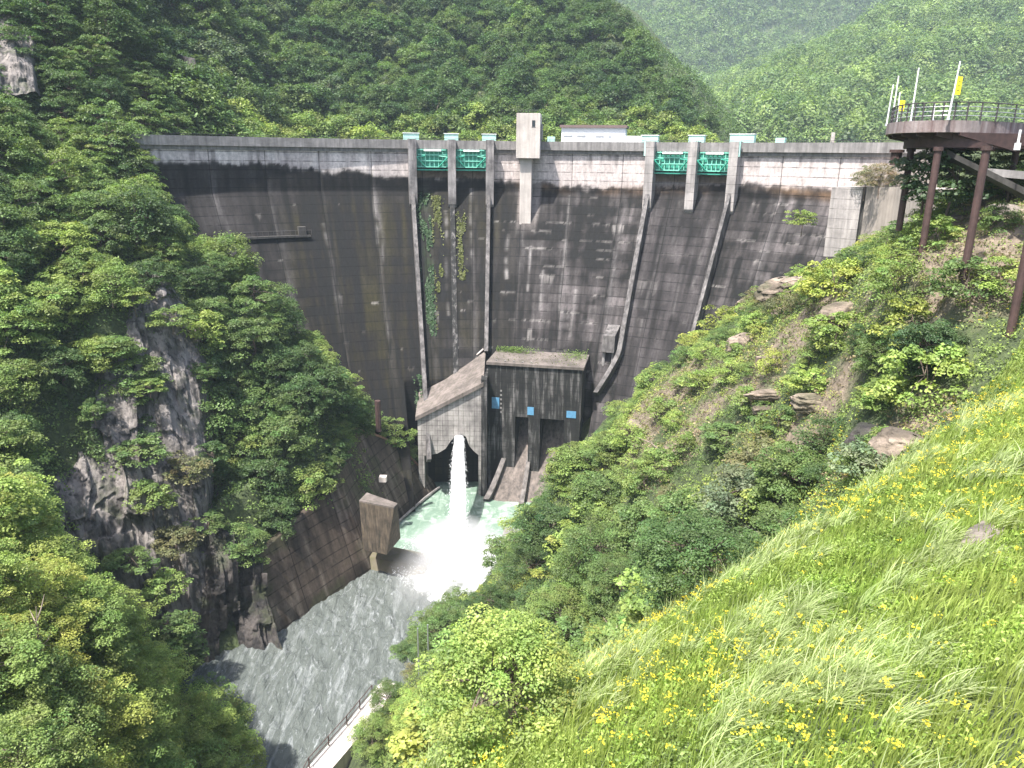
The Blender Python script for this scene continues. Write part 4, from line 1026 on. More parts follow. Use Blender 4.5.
# ------------------------------------------------------------------ rocks and cliffs
_ts = np.concatenate([np.arange(6, 60, .25), np.arange(60, 130, .4)])
def hit(px, py):
    r = ray(px, py); P = r[None, :] * _ts[:, None]; g = ground(P[:, 0], P[:, 1]); below = P[:, 2] < g
    i = int(np.argmax(below))
    if not below[i]: return None
    return P[i]
def px_grid(name, rows, nu, nv, mat, disp, label, cat, kind=None, dirv=(0.55, -0.8, 0.2)):
    A = np.array([[tuple(at(*p)) for p in row] for row in rows])
    nr_, nc_ = A.shape[:2]
    uu = np.linspace(0, nc_ - 1, nu); vv = np.linspace(0, nr_ - 1, nv)
    B = np.stack([np.stack([np.interp(uu, range(nc_), A[r_, :, k]) for k in range(3)], -1) for r_ in range(nr_)])
    G = np.stack([np.stack([np.interp(vv, range(nr_), B[:, c, k]) for k in range(3)], -1) for c in range(nu)], 1)
    x, y, z = G[..., 0], G[..., 1], G[..., 2]
    w = x * .8 + y * .45
    def slab(sw, sh, seed, sc):
        ww = w / sw + 0.5 * fbm(w / 3, z / 9, 0, 2, seed); row = np.floor(z / sh + _hash(np.floor(ww).astype(np.int64), np.zeros(ww.shape, np.int64), np.zeros(ww.shape, np.int64), seed) * 3 + .25 * fbm(w / 2, z / 3, 0, 2, seed + 1))
        return (_hash(np.floor(ww).astype(np.int64), row.astype(np.int64), row.astype(np.int64) * 0, seed + 2) - .5) * sc
    d = slab(2.6, 9.0, 21, 2.6) + slab(1.1, 4.0, 31, 1.2) + slab(.5, 1.6, 41, .4) + fbm(x / 5, y / 5, z / 7, 3, 27) * 2.2 + fbm(x / .6, y / .6, z / 1.2, 3, 29) * 0.16
    dv = np.array(dirv) / np.linalg.norm(dirv); ul = np.linspace(0, 1, nu)[None, :] + np.zeros((nv, 1)); vl = np.linspace(0, 1, nv)[:, None] + np.zeros((1, nu)); edge = np.minimum(np.minimum(1, vl * 8 + .3), np.minimum(ul * 8, (1 - ul) * 8))
    G = G + (d * disp * (0.4 + .6 * edge))[..., None] * dv - (1 - edge)[..., None] * dv * 3.5
    V = G.reshape(-1, 3); I = np.arange(nu * nv).reshape(nv, nu)
    Fc = np.stack([I[1:, :-1].ravel(), I[1:, 1:].ravel(), I[:-1, 1:].ravel(), I[:-1, :-1].ravel()], 1)
    o = link(name, mesh_np(name, V, Fc, mat, False)); tag(o, label, cat, None, kind); return o
px_grid("cliff", [[(18, 455, 84), (65, 400, 89), (105, 330, 94), (135, 280, 96), (165, 268, 99), (200, 325, 101), (226, 395, 103)],
                  [(18, 500, 80.5), (72, 465, 85.5), (113, 415, 90), (140, 365, 93), (170, 365, 95), (200, 400, 97), (222, 440, 99)],
                  [(22, 540, 79), (80, 520, 83), (125, 490, 87), (150, 460, 90), (175, 450, 92), (200, 470, 94), (220, 500, 96)],
                  [(35, 590, 80), (90, 580, 83), (135, 570, 86), (160, 550, 88), (180, 550, 90), (203, 560, 92), (216, 570, 94)],
                  [(60, 670, 80), (110, 670, 83), (150, 670, 86), (175, 672, 89), (195, 673, 91), (207, 673, 92.5), (216, 668, 94)]], 260, 260, M['rock'], 0.6, None, None, 'structure')
px_grid("river_rocks", [[(198, 520, 92.5), (235, 520, 94), (268, 530, 95.5)], [(198, 580, 91), (240, 580, 93), (272, 590, 94)], [(195, 625, 90), (240, 620, 92.3), (280, 618, 93.5)], [(192, 690, 89), (240, 672, 91), (290, 645, 93)]], 150, 130, M['rock_dark'], 1.0, None, None, 'structure', (0.6, -.6, .5))
px_grid("cliff", [[(-20, 5, 124), (15, 10, 125), (40, 45, 126)], [(-20, 50, 116), (15, 50, 118), (38, 70, 120)], [(-20, 95, 112), (15, 95, 114), (42, 90, 117)]], 60, 60, M['rock'], 0.7, None, None, 'structure')
px_grid("cliff", [[(180, 50, 158), (192, 55, 158), (200, 65, 160)], [(186, 88, 156), (198, 92, 156), (210, 98, 158)], [(190, 125, 155), (206, 125, 155), (222, 128, 158)]], 40, 60, M['rock_dark'], 1.0, None, None, 'structure')

def rock(name, px, py, rx, ry, rz, rot, tilt, seed, mat, label, cat="rock", sink=0.35, terr=0.0, power=0.6):
    p = hit(px, py)
    if p is None: return
    nu, nv = 110, 64
    th = np.linspace(0, 2 * pi, nu, endpoint=False); ph = np.linspace(0.02, pi - 0.02, nv); T, Ph = np.meshgrid(th, ph)
    sp_ = lambda t, e: np.sign(t) * np.abs(t) ** e
    x = sp_(np.sin(Ph), power) * sp_(np.cos(T), power); y = sp_(np.sin(Ph), power) * sp_(np.sin(T), power); z = sp_(np.cos(Ph), power)
    rgk = np.random.default_rng(seed); pn = rgk.normal(size=(22, 3)) * np.array([1, 1, 1.2]); pn /= np.linalg.norm(pn, axis=1, keepdims=True); pd_ = rgk.uniform(.72, 1.0, 22)
    rr_ = np.sqrt(x * x + y * y + z * z) + 1e-6; un = np.stack([x, y, z], -1) / rr_[..., None]; dt = un @ pn.T
    k = np.minimum(1.25, np.min(np.where(dt > .05, pd_ / np.maximum(dt, .05), 9), axis=-1)) / rr_
    k = k * (1 + 0.12 * fbm(x * 1.6, y * 1.6, z * 1.6, 3, seed) + 0.07 * fbm(x * 6, y * 6, z * 9, 3, seed + 3))
    if terr: k = k + 0.07 * (np.floor(z * terr + fbm(x * 2, y * 2, z, 2, seed) * 1.2) % 2)
    V = np.stack([x * rx * k, y * ry * k, z * rz * (0.8 + .2 * k)], -1)
    ct, st = cos(tilt), sin(tilt); V = np.stack([V[..., 0] * ct + V[..., 2] * st, V[..., 1], -V[..., 0] * st + V[..., 2] * ct], -1)
    c, s = cos(rot), sin(rot); V = np.stack([V[..., 0] * c - V[..., 1] * s, V[..., 0] * s + V[..., 1] * c, V[..., 2]], -1)
    V = V.reshape(-1, 3); I = np.arange(nu * nv).reshape(nv, nu); J = np.roll(I, -1, axis=1)
    Fc = np.stack([I[1:].ravel(), J[1:].ravel(), J[:-1].ravel(), I[:-1].ravel()], 1)
    o = link(name, mesh_np(name, V, Fc, mat, False), loc=(p[0], p[1], p[2] + rz * (0.25 - sink))); tag(o, label, cat); return o
rock("rock_outcrop", 722, 322, 3.4, 1.7, 1.5, radians(28), radians(-22), 3, M['rock_tan'], "long tan layered outcrop, its lower left end above the shrubs against the dam", "rock outcrop", -.35, 3.5)
rock("rock_outcrop", 757, 305, 4.0, 1.8, 1.6, radians(20), radians(-14), 5, M['rock_tan'], "long tan layered outcrop, middle stretch behind the bright round bush", "rock outcrop", -.35, 3.5)
rock("rock_outcrop", 798, 292, 3.2, 1.6, 1.1, radians(12), radians(-8), 8, M['rock_tan'], "long tan layered outcrop, upper right end under the grassy top", "rock outcrop", -.3, 3.5)
rock("rock_outcrop", 740, 313, 3.0, 1.7, 1.5, radians(24), radians(-20), 41, M['rock_tan'], "long tan layered outcrop, second block from its lower left end", "rock outcrop", -.3, 3.5)
rock("rock_outcrop", 780, 297, 3.2, 1.7, 1.4, radians(16), radians(-10), 42, M['rock_tan'], "long tan layered outcrop, block right of the bright round bush", "rock outcrop", -.3, 3.5)
rock("rock_outcrop", 707, 333, 2.2, 1.4, 1.3, radians(30), radians(-26), 43, M['rock_tan'], "tan block at the very foot of the layered outcrop, darker below", "rock outcrop", -.2, 3)
rock("rock_outcrop", 742, 345, 2.0, 1.2, 1.2, radians(20), radians(-18), 11, M['rock_tan'], "crumbly brown rock just below the layered outcrop", "rock", .3, 3)
rock("rock", 845, 312, 1.9, 1.2, .9, radians(10), 0, 13, M['rock_tan'], "tan flat rock right of the layered outcrop", "rock", .3)
rock("rock", 783, 312, 1.3, .8, .6, 0, 0, 14, M['rock_tan'], "small tan rock just right of the bright round bush", "rock", .3)
rock("rock_ledge", 778, 394, 2.4, .9, .5, radians(4), 0, 17, M['rock_tan'], "thin layered rock ledge in the middle of the right slope", "rock ledge", .5, 3.5)
rock("rock_ledge", 818, 402, 2.2, 1.0, .8, radians(-4), 0, 18, M['rock_tan'], "broken rock ledge right of the thin one on the right slope", "rock ledge", .5, 3.5)
rock("rock", 768, 410, 1.5, .9, .45, radians(14), 0, 19, M['rock_tan'], "row of pinkish rubble below the thin ledge", "rock", .3, 3)
rock("rock", 812, 455, 1.5, 1.0, 1.0, radians(30), 0.2, 20, M['rock_tan'], "pale pinkish rock face left of the dark boulder", "rock", .3, 2)
rock("boulder", 862, 450, 1.1, 1.0, 1.5, radians(20), 0.15, 23, M['rock_dark'], "dark brown upright boulder behind the round bush on the right slope", "boulder", .1, 2)
rock("boulder", 905, 455, 1.5, 1.0, 1.1, radians(-10), 0.3, 24, M['rock_tan'], "brown knobbly boulder between the dark boulder and the yellow flowers", "boulder", .25, 2)
rock("rock_slab", 985, 540, .95, .5, .25, radians(24), -0.25, 26, M['rock_grey'], "smooth grey slab lying in the flowering grass at the right", "rock slab", .1, 0, .8)
rock("rock", 637, 430, 1.6, 1.0, .9, radians(-20), 0.4, 27, M['rock_tan'], "pale rock in the bare earth above the lower trees", "rock", .3)
rock("rock", 815, 236, 1.0, 1.3, 2.6, 0, 0, 28, M['rock_dark'], "dark rock with a little tree against the foot of the pale retaining wall", "rock", .2)
rock("rock", 1003, 215, 1.6, 1.0, .8, 0, 0, 29, M['rock_grey'], "grey rock on the bare earth under the viewing platform", "rock", .3)
rock("rock", 960, 222, .7, .6, .5, 0, 0, 30, M['rock_tan'], "small rock between the two front platform columns", "rock", .2)

# ------------------------------------------------------------------ foliage
def crown(R, H, base, nclump, nleaf, lsize, seed, flat=0.5, cr=0.34, layered=False, cone=False, droop=0.25, irregular=0.35):
    """leafy crown: clumps of leaf-sized faces spread through an uneven volume"""
    rg = np.random.default_rng(seed)
    cs = []
    lob = rg.uniform(0, 2 * pi, 6); la = rg.uniform(0.0, irregular, 6)
    tries = 0
    while len(cs) < nclump and tries < 20000:
        tries += 1
        th = rg.uniform(0, 2 * pi); u = rg.uniform(-0.55, 1); 
        kk = 1 - irregular * 0.5 + sum(la[i] * max(0, cos(th - lob[i])) ** 3 for i in range(6)) * .9
        if cone:
            zf = rg.uniform(0, 1) ** 1.3; rr = (1 - zf) * R * rg.uniform(.55, 1); z = base + zf * (H - base)
        else:
            s_ = rg.uniform(0.35, 1) ** 0.5; rr = R * s_ * math.sqrt(max(0, 1 - u * u)) * kk
            z = base + (H - base) * (0.36 + 0.56 * u * s_ * (0.85 + .3 * kk))
        p = np.array([rr * cos(th), rr * sin(th), z])
        if all(np.linalg.norm((p - q) * (1, 1, 1.5 if layered else 1)) > R * cr * 0.55 for q in cs[-40:]): cs.append(p)
    cs = np.array(cs); n = len(cs)
    crs = R * cr * rg.uniform(0.65, 1.25, n)
    if cone: crs = R * cr * (0.5 + (1 - (cs[:, 2] - base) / (H - base)))
    idx = np.repeat(np.arange(n), nleaf); m = len(idx)
    d = rg.normal(size=(m, 3)); d /= np.linalg.norm(d, axis=1, keepdims=True)
    d[:, 2] = np.where(d[:, 2] < -0.15, -d[:, 2] * .6, d[:, 2])
    rr = rg.uniform(0.25, 1, m) ** 0.45
    P = cs[idx] + d * (crs[idx] * rr)[:, None] * np.array([1, 1, flat])
    P[:, 2] -= droop * (np.hypot(d[:, 0], d[:, 1]) * rr) ** 2 * crs[idx]
    nr = d * (0.5, 0.5, 0.5) + np.array([0, 0, 0.75]) + rg.normal(size=(m, 3)) * 0.38
    sz = lsize * rg.uniform(0.6, 1.35, m)
    V, Fc = quads_at(P, sz, nr, 0.62, rg=rg)
    ct = rg.normal(1.0, 0.12, (n, 1)) * np.array([1, 1, 1]) + rg.normal(0, 0.05, (n, 3)) * np.array([1.4, .5, .6])
    t = ct[idx] * rg.normal(1.0, 0.16, (m, 1))
    t = np.clip(t, 0.45, 1.8)
    return V, Fc, np.repeat(t, 4, axis=0), cs
def limbs(R, H, base, cs, seed, r0=0.22, k=14):
    rg = np.random.default_rng(seed + 99); mb = MB()
    top = np.array([rg.normal(0, .1 * R), rg.normal(0, .1 * R), base + (H - base) * .72])
    mid = np.array([rg.normal(0, .12 * R), rg.normal(0, .12 * R), base + (H - base) * .2])
    mb.tube([(0, 0, -1.5), (mid[0] * .4, mid[1] * .4, mid[2] * .5), tuple(mid), tuple(top)], [r0 * 1.3, r0, r0 * .75, r0 * .2], 7)
    for q in cs[rg.permutation(len(cs))[:k]]:
        t = rg.uniform(.1, .8); a = mid + (top - mid) * t
        mb.tube([tuple(a), tuple((a + q) / 2 + np.array([0, 0, .08 * R])), tuple(q)], [r0 * .42, r0 * .28, r0 * .08], 5)
    me = bpy.data.meshes.new("trunk"); me.from_pydata(mb.v, [], mb.f); me.materials.append(M['bark']); return me
def proto(*a, trunk=0.22, k=14, **kw):
    V, Fc, t, cs = crown(*a, **kw)
    return mesh_np("crown", V, Fc, M['leaf'], False, t), limbs(a[0], a[1], a[2], cs, a[6], trunk, k)
PR = {
 'near': [proto(3.6, 6.0, 0.4, 150, 170, 0.155, 100 + i, flat=0.4, cr=.24, layered=True, trunk=.14, k=26) for i in range(3)],
 'spray': [proto(4.2, 7.0, 0.6, 100, 150, 0.27, 200 + i, flat=0.33, cr=.28, layered=True, droop=.35) for i in range(5)],
 'puff': [proto(4.5, 8.0, 0.6, 60, 220, 0.30, 300 + i, flat=0.72, cr=.36) for i in range(4)],
 'hill': [proto(5.5, 11.0, 0.8, 46, 190, 0.50, 400 + i, flat=0.78, cr=.38, k=8, irregular=.5) for i in range(5)],
 'shore': [proto(4.2, 7.4, 0.2, 46, 150, 0.42, 500 + i, flat=0.75, cr=.38, k=8, irregular=.5) for i in range(3)],
 'bush': [proto(1.7, 2.3, 0.0, 36, 120, 0.13, 600 + i, flat=0.55, cr=.34, trunk=.05, k=10) for i in range(5)],
 'broadbush': [proto(1.9, 2.6, 0.0, 42, 80, 0.20, 650 + i, flat=0.4, cr=.33, layered=True, trunk=.06, k=10) for i in range(3)],
 'cone': [proto(2.6, 9.5, 0.6, 110, 45, 0.42, 700 + i, flat=0.5, cr=.26, cone=True, k=4) for i in range(2)],
}
TONE = {'dark green': (0.075, 0.125, 0.042), 'deep green': (0.054, 0.096, 0.038), 'mid green': (0.118, 0.178, 0.056), 'fresh green': (0.170, 0.235, 0.066),
        'bright green': (0.225, 0.295, 0.075), 'yellow-green': (0.28, 0.32, 0.075), 'grey-green': (0.14, 0.18, 0.10), 'olive': (0.15, 0.15, 0.07), 'tan dry': (0.22, 0.185, 0.11), 'blue-green': (0.06, 0.13, 0.075)}
def plant(name, kind, pos, scale, tone, label, cat, group=None, rz=None, sz=None, seed=None):
    i = int(rng.integers(0, len(PR[kind]))) if seed is None else seed % len(PR[kind])
    cm, tm = PR[kind][i]
    r = empty(name, pos, rng.uniform(0, 2 * pi) if rz is None else rz)
    s = scale; r.scale = (s, s, s * (sz or rng.uniform(.9, 1.1)))
    tag(r, label, cat, group)
    c = link("crown" if cat == 'tree' else "foliage", cm, r); t = link("trunk" if cat == 'tree' else "stem", tm, r)
    col = np.array(TONE[tone]) * rng.uniform(.88, 1.14); c.color = (*col, 1)
    return r
ORD = "first second third fourth fifth sixth seventh eighth ninth tenth eleventh twelfth thirteenth fourteenth fifteenth sixteenth seventeenth eighteenth nineteenth".split()
TEN = {20: "twent", 30: "thirt", 40: "fort", 50: "fift", 60: "sixt", 70: "sevent", 80: "eight", 90: "ninet"}
def ordn(i):
    if i < 19: return ORD[i]
    n = i + 1; t, u = n // 10 * 10, n % 10
    return TEN[t] + "ieth" if u == 0 else TEN[t] + "y-" + ORD[u - 1]
def poisson(cands, spacing, N_, keep=None):
    out = []
    A = np.zeros((0, 3))
    for p in cands:
        s = spacing(p) if callable(spacing) else spacing
        if len(A) and np.min(((A - p) ** 2).sum(1)) < s * s: continue
        out.append(p); A = np.vstack([A, p[None, :3]])
        if len(out) >= N_: break
    return out
def in_dam(x, y, z, m=2.5):
    r = np.hypot(x - DCX, y - DCY); th = np.degrees(np.arctan2(x - DCX, y - DCY)); return (r > face_rad(np.asarray(z)) - m) & (r < DR + 9) & (th > -48.5) & (th < 54)
def cands(n, x0, x1, y0, y1):
    x = rng.uniform(x0, x1, n); y = rng.uniform(y0, y1, n); z = ground(x, y)
    return np.stack([x, y, z], 1)

# ---- left slope trees
C_ = cands(9000, -100, -17, 26, 160)
u, v, d = proj(C_ + np.array([0, 0, 3.0]))
cliff_poly = [(28, 470), (75, 400), (110, 335), (140, 290), (175, 300), (205, 350), (222, 420), (222, 560), (210, 690), (120, 690), (60, 600), (20, 540)]
def inpoly(u, v, P):
    r = np.zeros_like(u, bool); n = len(P)
    for i in range(n):
        x1, y1 = P[i]; x2, y2 = P[(i + 1) % n]
        c = ((y1 > v) != (y2 > v)) & (u < (x2 - x1) * (v - y1) / (y2 - y1 + 1e-9) + x1); r ^= c
    return r
CL = np.array([tuple(at(*p)) for p in ((60, 480, 84), (90, 500, 84), (120, 430, 90), (150, 350, 93), (180, 400, 95), (200, 450, 96), (120, 560, 86), (160, 520, 89), (195, 560, 92), (150, 620, 87), (195, 620, 92), (150, 430, 91), (90, 560, 83), (205, 500, 95), (55, 540, 81), (140, 480, 89), (185, 350, 98))])
dc = np.sqrt(((C_[:, None, :] - CL[None]) ** 2).sum(2)).min(1)
# behind the bank wall?
ok = (C_[:, 2] > -52) & ~in_dam(C_[:, 0], C_[:, 1], C_[:, 2], 3.0) & (u > -35) & (u < 460) & (v > -45) & (v < 800) & (dc > 5.2)
ok &= ~((C_[:, 1] > 76) & (C_[:, 1] < 126) & (C_[:, 0] > -35.5 + (C_[:, 1] - 82) * 0.36))
C1 = C_[ok]; dd = np.hypot(C1[:, 0], C1[:, 1])
near = C1[dd < 62]; far_ = C1[dd >= 62]
un, vn, dn_ = proj(near + np.array([0, 0, 5.0])); near = near[vn > np.interp(un, [0, 60, 120, 200, 240], [515, 505, 530, 585, 700])]
un, vn, dn_ = proj(far_ + np.array([0, 0, 4.0])); far_ = far_[~((un > 25) & (un < 205) & (vn > np.interp(un, [25, 60, 110, 150, 180, 205], [470, 395, 320, 275, 300, 330])) & (dn_ < 92))]
S1 = poisson(near, 3.0, 60); S2 = poisson(far_, lambda p: 4.7 if p[2] < 8 else 6.2, 230)
def left_tone(p, uu, vv):
    r = rng.random()
    if p[1] < 62 and p[0] > -48: return 'bright green' if r < .5 else ('yellow-green' if r < .72 else 'fresh green')
    if uu < 200 and vv > 150: return 'fresh green' if r < .35 else ('bright green' if r < .5 else ('mid green' if r < .85 else 'dark green'))
    if vv < 150: return 'dark green' if r < .55 else ('mid green' if r < .85 else 'deep green')
    return 'mid green' if r < .45 else ('dark green' if r < .8 else 'fresh green')
def bands_label(items, bands, fmt):
    """items: (pos, tone) ; gives each a label by band and order from the left"""
    res = {}
    pr = [(i, *[float(t) for t in proj(np.array(p) + np.array([0, 0, 4.0]))]) for i, p in enumerate(items)]
    for bi, (v0, v1, ph) in enumerate(bands):
        q = sorted([t for t in pr if v0 <= t[2] < v1], key=lambda t: t[1])
        for k, t in enumerate(q): res[t[0]] = (ordn(k) if len(q) > 1 else "only", ph)
    return res
LB = [(-999, 60, "top row of the left slope"), (60, 120, "left slope level with the crest"), (120, 170, "left slope just below the crest"), (170, 215, "left slope under the left end of the dam"), (215, 260, "left slope level with the maintenance ledge"),
      (260, 305, "left slope above the grey cliff"), (305, 350, "left slope level with the top of the cliff"), (350, 400, "left slope beside the upper cliff"), (400, 450, "left slope beside the middle of the cliff"), (450, 520, "left slope above the sloping bank wall"),
      (520, 580, "bank below the grey cliff"), (580, 640, "left foreground above the river"), (640, 700, "lower left foreground"), (700, 9999, "bottom left corner")]
lab = bands_label(S1 + S2, LB, None)
for i, p in enumerate(S1 + S2):
    uu, vv, d_ = [float(t) for t in proj(p)]
    tone = left_tone(p, uu, vv); isn = i < len(S1)
    sc = rng.uniform(.72, 1.0) if isn else rng.uniform(.72, 1.05) * (1.0 if p[2] < 10 else 1.2)
    kd = 'near' if isn else ('spray' if rng.random() < .75 else 'puff')
    o_, ph = lab.get(i, ("one", "left slope"))
    plant("broadleaf_tree", kd, (p[0], p[1], p[2] - .5), sc, tone, f"{tone} tree, {o_} from left, {ph}", "tree", "trees on the left slope")

# ---- forest on the mountain behind the dam
C_ = cands(14000, -150, 90, 156, 400); n_ = gnormal(C_[:, 0], C_[:, 1], 3)
facing = (n_ * (-C_ / np.linalg.norm(C_, axis=1, keepdims=True))).sum(1)
u, v, d = proj(C_ + np.array([0, 0, 5.0]))
r_ = np.hypot(C_[:, 0] - DCX, C_[:, 1] - DCY)
ok = (r_ > DR + 12) & (C_[:, 2] > -5.5) & (u > -15) & (u < 745) & (v > -30) & (v < 150) & (facing > -0.10) & (u < np.interp(v, [-30, 0, 80, 135], [575, 598, 668, 712]))
C1 = C_[ok]
lowz = C1[(C1[:, 2] < 3.5) & (C1[:, 2] > -5)]; hi = C1[C1[:, 2] >= 3.5]
S3 = poisson(lowz, 5.6, 60); S4 = poisson(hi, lambda p: 7.0 if p[1] < 260 else 8.0, 262)
HB = [(-999, 12, "topmost visible row of the forest behind the dam"), (12, 32, "second row down of the forest behind the dam"), (32, 52, "third row down of the forest behind the dam"), (52, 70, "middle row of the forest behind the dam"),
      (70, 88, "row below the middle of the forest behind the dam"), (88, 104, "row just above the lakeside trees behind the dam"), (104, 118, "upper lakeside row behind the crest"), (118, 999, "lowest row peeping over the crest")]
lab = bands_label(S3 + S4, HB, None)
for i, p in enumerate(S3 + S4):
    low = i < len(S3); r = rng.random()
    uu, vv, d_ = [float(t) for t in proj(p)]
    if low: tone, kd, sc = ('fresh green' if r < .4 else 'bright green' if r < .7 else 'mid green'), 'shore', rng.uniform(.95, 1.45)
    else: tone, kd, sc = ('deep green' if r < .25 else 'dark green' if r < .65 else 'mid green' if r < .93 else 'grey-green'), 'hill', rng.uniform(.75, 1.35)
    o_, ph = lab.get(i, ("one", "slope"))
    plant("forest_tree", kd, (p[0], p[1], p[2] - .8), sc, tone, f"{tone} tree, {o_} from left, {ph}", "tree", "forest behind the dam")
for px_, py_, d_, s_, lb in ((343, 122, 222, .95, "slim dark conifer standing among the lakeside trees left of the left spillway"), (629, 122, 240, .8, "small blue-green conifer behind the right end of the white building"), (257, 110, 205, .85, "pale grey-green rounded conifer at the foot of the rock face left of the lake")):
    p = at(px_, py_, d_); p[2] = float(ground(p[0], p[1])) 
    p[2] = max(p[2], at(px_, py_, d_)[2] - 1.5)
    plant("conifer_tree", 'cone', tuple(p), s_, 'blue-green' if 'blue' in lb else ('grey-green' if 'pale' in lb else 'deep green'), lb, "tree", "conifers behind the dam")

for k, (px_, py_, d_, s_, kd, tn) in enumerate(((112, 172, 121, 1.25, 'spray', 'mid green'), (130, 200, 121, 1.1, 'spray', 'dark green'), (96, 152, 124, 1.2, 'spray', 'mid green'), (128, 178, 123, 1.05, 'spray', 'fresh green'))):
    p = at(px_, py_, d_); z = float(ground(p[0], p[1])); plant("broadleaf_tree", kd, (p[0], p[1], min(p[2], z + 1.0) - .5), s_, tn, ["mid green tree below and left of the crest end", "dark green tree hiding the lower left end of the dam", "mid green tree left of the crest end", "fresh green tree touching the left end of the crest"][k], "tree", "trees on the left slope")
for k, (px_, py_, d_, s_) in enumerate(((188, 655, 84, .5), (170, 640, 82, .55), (205, 700, 80, .4), (150, 660, 80, .5))):
    p = at(px_, py_, d_); plant("shrub", 'broadbush', tuple(p), s_ * 2.4, ['dark green', 'mid green'][k % 2], ["dark green bush at the foot of the cliff above the wet rocks", "mid green bush at the foot of the cliff behind the foreground trees", "dark green bush at the water's edge below the cliff", "mid green bush between the cliff foot and the foreground trees"][k], "shrub")
tw = top[::16]
for k, p in enumerate(tw):
    plant("broadleaf_tree", 'spray', (p[0] - 2.4, p[1] + 1.2, p[2] - 1.6), rng.uniform(.7, .9), ['mid green', 'dark green', 'fresh green'][k % 3], f"{['mid green', 'dark green', 'fresh green'][k % 3]} tree, {ordn(k)} from left along the top of the sloping wall", "tree", "trees on the left slope")

CB = [(135, 300, 94, 'bright green'), (172, 318, 96, 'fresh green'), (118, 350, 92, 'mid green'), (205, 372, 99, 'mid green'), (150, 385, 91.5, 'fresh green'), (95, 410, 88, 'mid green'), (140, 455, 89.5, 'mid green'), (152, 500, 88.5, 'fresh green'), (178, 545, 89, 'olive'), (208, 520, 93, 'mid green'), (130, 560, 85, 'mid green'), (165, 590, 86.5, 'fresh green'), (212, 455, 96, 'dark green'), (186, 470, 92.5, 'olive')]
CD = ["on the very top", "just right of the top", "on the upper left shoulder", "on the upper right edge", "in the upper middle", "on the left edge, high up", "in the middle gully", "in the middle gully, lower", "on the lower right part", "on the right edge", "on the lower left part", "near the foot", "on the right edge, higher up", "right of the middle gully"]
for (px_, py_, d_, tn), ds in zip(CB, CD):
    p = at(px_, py_ + 6, d_ - .6); plant("shrub", 'broadbush', tuple(p), rng.uniform(.8, 1.5), tn, f"{tn} bush rooted in the grey cliff, {ds}", "shrub", "bushes rooted in the cliff", None, rng.uniform(.6, 1.0))

# ---- far woods : one mass per mountain
def wood(name, fn, x0, x1, y0, y1, n, spacing, Rr, nq, qs, tones, label, seed, vis):
    rg = np.random.default_rng(seed)
    x = rg.uniform(x0, x1, n); y = rg.uniform(y0, y1, n); z = fn(x, y)
    P = np.stack([x, y, z], 1); u, v, d = proj(P + np.array([0, 0, Rr])); P = P[(u > vis[0]) & (u < vis[1]) & (v > vis[2]) & (v < vis[3])]
    cell = {}; keep = []
    for i, p in enumerate(P):
        k = (int(p[0] // spacing), int(p[1] // spacing), int(p[2] // spacing))
        if k in cell: continue
        cell[k] = 1; keep.append(i)
    P = P[keep]; m = len(P)
    R_ = Rr * rg.uniform(.65, 1.3, m); dirs = rg.normal(size=(m * nq, 3)); dirs /= np.linalg.norm(dirs, axis=1, keepdims=True); dirs[:, 2] = np.abs(dirs[:, 2]) * 1.05 - .15
    idx = np.repeat(np.arange(m), nq)
    nn = 1 + 0.35 * vnoise(dirs[:, 0] * 2.2 + idx * 3.1, dirs[:, 1] * 2.2, dirs[:, 2] * 2.2, seed)
    Q = P[idx] + dirs * (R_[idx] * nn * rg.uniform(.75, 1, len(idx)))[:, None] * np.array([1, 1, 1.5]) + np.array([0, 0, 1]) * (R_[idx] * .55)[:, None]
    V, Fc = quads_at(Q, qs * rg.uniform(.6, 1.3, len(idx)) * R_[idx] / Rr, dirs + np.array([0, 0, .3]) + rg.normal(size=dirs.shape) * .22, .75, rg=rg)
    T = np.array([TONE[t] for t in tones])[rg.integers(0, len(tones), m)] * rg.uniform(.7, 1.45, (m, 1))
    t = T[idx] * rg.uniform(.8, 1.2, (len(idx), 1))
    o = link(name, mesh_np(name, V, Fc, M['cover'], False, np.repeat(t, 4, axis=0))); tag(o, label, "woods", None, 'stuff'); print(name, m)
wood("mountain_wood", gB, 45, 610, 385, 890, 40000, 9.6, 7.0, 280, 1.35, ['mid green', 'dark green', 'mid green', 'fresh green'], "green woods covering the mountain on the right", 11, (690, 1045, -20, 150))
wood("far_mountain_wood", gA, -200, 550, 650, 1200, 30000, 10.5, 7.4, 130, 1.9, ['mid green', 'dark green', 'mid green'], "hazy woods on the farthest mountain", 12, (580, 950, -20, 150))

